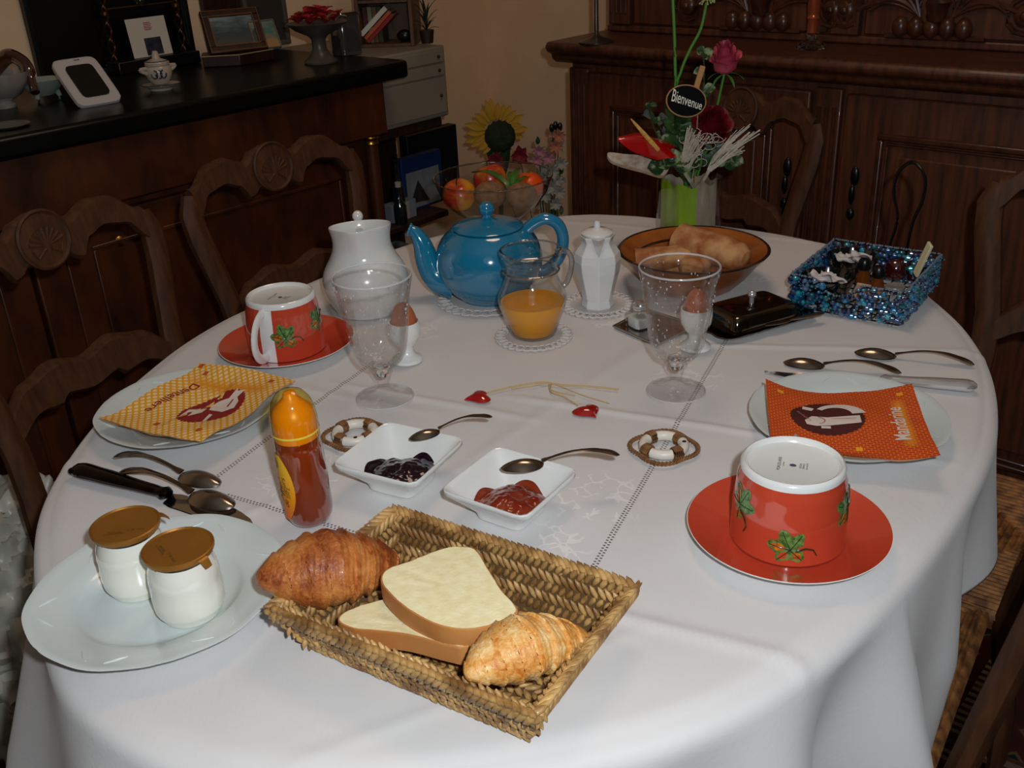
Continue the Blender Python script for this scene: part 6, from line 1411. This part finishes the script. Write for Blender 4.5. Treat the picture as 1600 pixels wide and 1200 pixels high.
g = G(); g.lathe([(0, 0), (.10, 0), (.11, .02), (.12, .2), (.08, .36), (.06, .42), (.055, .42), (.07, .36), (.1, .2), (0, .02)], 32, (0, 0, 0)); g.out('tall_urn', mat('dark_urn', '#2a1d16', .5), t)
fp = UY(856, 262, 2.42); base = Vc((fp.x, fp.y, 0)); t = thing('flower_basket', 'floor-standing bunch of pink and white silk flowers beside the buffet', 'flowers', base, 0)
g = G(); g.lathe([(0, 0), (.04, 0), (.045, .02), (.055, .30), (.045, .44), (.04, .44), (.05, .30), (0, .03)], 28); g.out('pot', mat('pale_pot', '#4c4238', .7), t)
cols = [mat('silk_pink', '#b57a86', .8), mat('silk_white', '#a5a095', .8), mat('silk_peach', '#b8755a', .8), mat('silk_red', '#7c1520', .7)]
rr = random.Random(12)
flw = [(842, 236, 0), (856, 246, 0), (868, 228, 2), (873, 212, 2), (850, 262, 1), (864, 268, 1), (876, 255, 1), (846, 280, 1), (862, 292, 1), (874, 300, 1), (812, 243, 3), (775, 252, 3), (870, 282, 1), (852, 305, 1), (838, 250, 0), (868, 318, 1)]
for x, y, ci in flw:
    q = UY(x, y, 2.42-rr.uniform(0, .05))-base; fl_ = None
    for j in range(8):
        b = j*pi/4+rr.uniform(-.2, .2); L_ = rr.uniform(.014, .021)*(1.3 if ci == 3 else 1); g = G(); leaf(g, q, q+Vc((L_*cos(b), -.008, L_*sin(b))), .0055*(1.7 if ci == 3 else 1), (0, -1, 0), nu=4, nv=2)
        if fl_ is None: fl_ = g.out('blossom', cols[ci], t, fixn=False)
        else: g.out('petal', cols[ci], fl_, fixn=False)
    g = G(); g.tube([q+Vc((0, .004, 0)), Vc((q.x*.4, .02, .42))], .0012, 4); g.out('stem', m_dst2, fl_)
for k in range(22): q = UY(rr.uniform(838, 878), rr.uniform(225, 325), 2.44)-base; a = rr.uniform(0, 6.28); g = G(); leaf(g, q, q+Vc((.022*cos(a), -.01, .022*sin(a))), .006, (0, -1, 0), nu=5, nv=2); g.out('leaf', m_dst2 if k % 2 else cols[1], t, fixn=False)
for k, px in enumerate(((862, 200), (868, 196), (875, 198))): q = UY(px[0], px[1], 2.44)-base; g = G(); g.ball(q, (.006, .004, .011), 8, 6); g.tube([q, q+Vc((.004, 0, -.06))], .001, 4); g.out('dark_bud', m_black, t)

# ================================================================ ON THE BUFFET
p = U(932, 66, .9555); t = thing('metal_candlestick', 'slim silvery candlestick at the left end of the buffet', 'candlestick', (p.x, p.y, .9555), 0)
m_pewt = mat('dull_pewter', '#a9a39b', .25, 1)
g = G(); g.lathe([(0, 0), (.040, 0), (.040, .002), (.030, .006), (.010, .012), (.0055, .018)], 36, cap=False); g.out('base', mat('dark_pewter', '#5a544a', .3, .8), t)
g = G(); g.lathe([(.0048, .018), (.0055, .03), (.0048, .06), (.0052, .2), (.010, .21), (0, .21)], 16); g.out('stem', m_pewt, t)
p = U(1267, 76, .9555); t = thing('glass_candle_holder', 'cut glass holder with a copper coloured candle on the buffet', 'candle holder', (p.x, p.y, .9555), 0)
g = G(); g.lathe([(0, .001), (.026, 0), (.030, .004), (.022, .012), (.012, .017), (.010, .024), (.014, .030), (0, .03)], 12, cap=False); g.out('glass_foot', glass('cut_glass', '#e8efe8'), t, smooth=False)
g = G(); g.lathe([(.0105, .0305), (.0110, .034), (.0108, .055), (.0128, .058), (.0112, .062), (.0115, .068), (.0130, .071), (.0125, .22), (0, .22)], 24); g.out('candle', mat('copper_candle', '#c0643c', .22, .6), t)

# ================================================================ BAG by the chair
bp = Vc((-.82, 1.31, 0)); t = thing('plastic_bag', 'crumpled whitish plastic bag on the floor at the far left', 'bag', bp, 0)
def bagf(a, b):
    an = 2*pi*b; th = pi*a; r = .15*(sin(th)**.6 if sin(th) > 0 else 0); n1 = Vc((cos(an)*sin(th), sin(an)*sin(th), cos(th)))
    f = 1+.22*abs(NZ.noise(n1*4))+.16*abs(NZ.noise(n1*9+Vc((3, 1, 2)))) - .06
    return (r*cos(an)*f, r*sin(an)*f, max(.002, .235-.235*cos(th)*f))
g = G(); g.grid(bagf, 90, 140, cv=True); g.out('crumpled_film', mat('bag_plastic', '#d2d0c4', .35, 0, '#b8b6aa', 12, bump=.4, bscale=30), t)
g = G(); g.tube(crv([(-.03, 0, .43), (-.02, 0, .50), (.02, 0, .50), (.03, 0, .43)], 5), .008, 6, flat=.3); g.out('handle', bpy.data.materials['bag_plastic'], t)
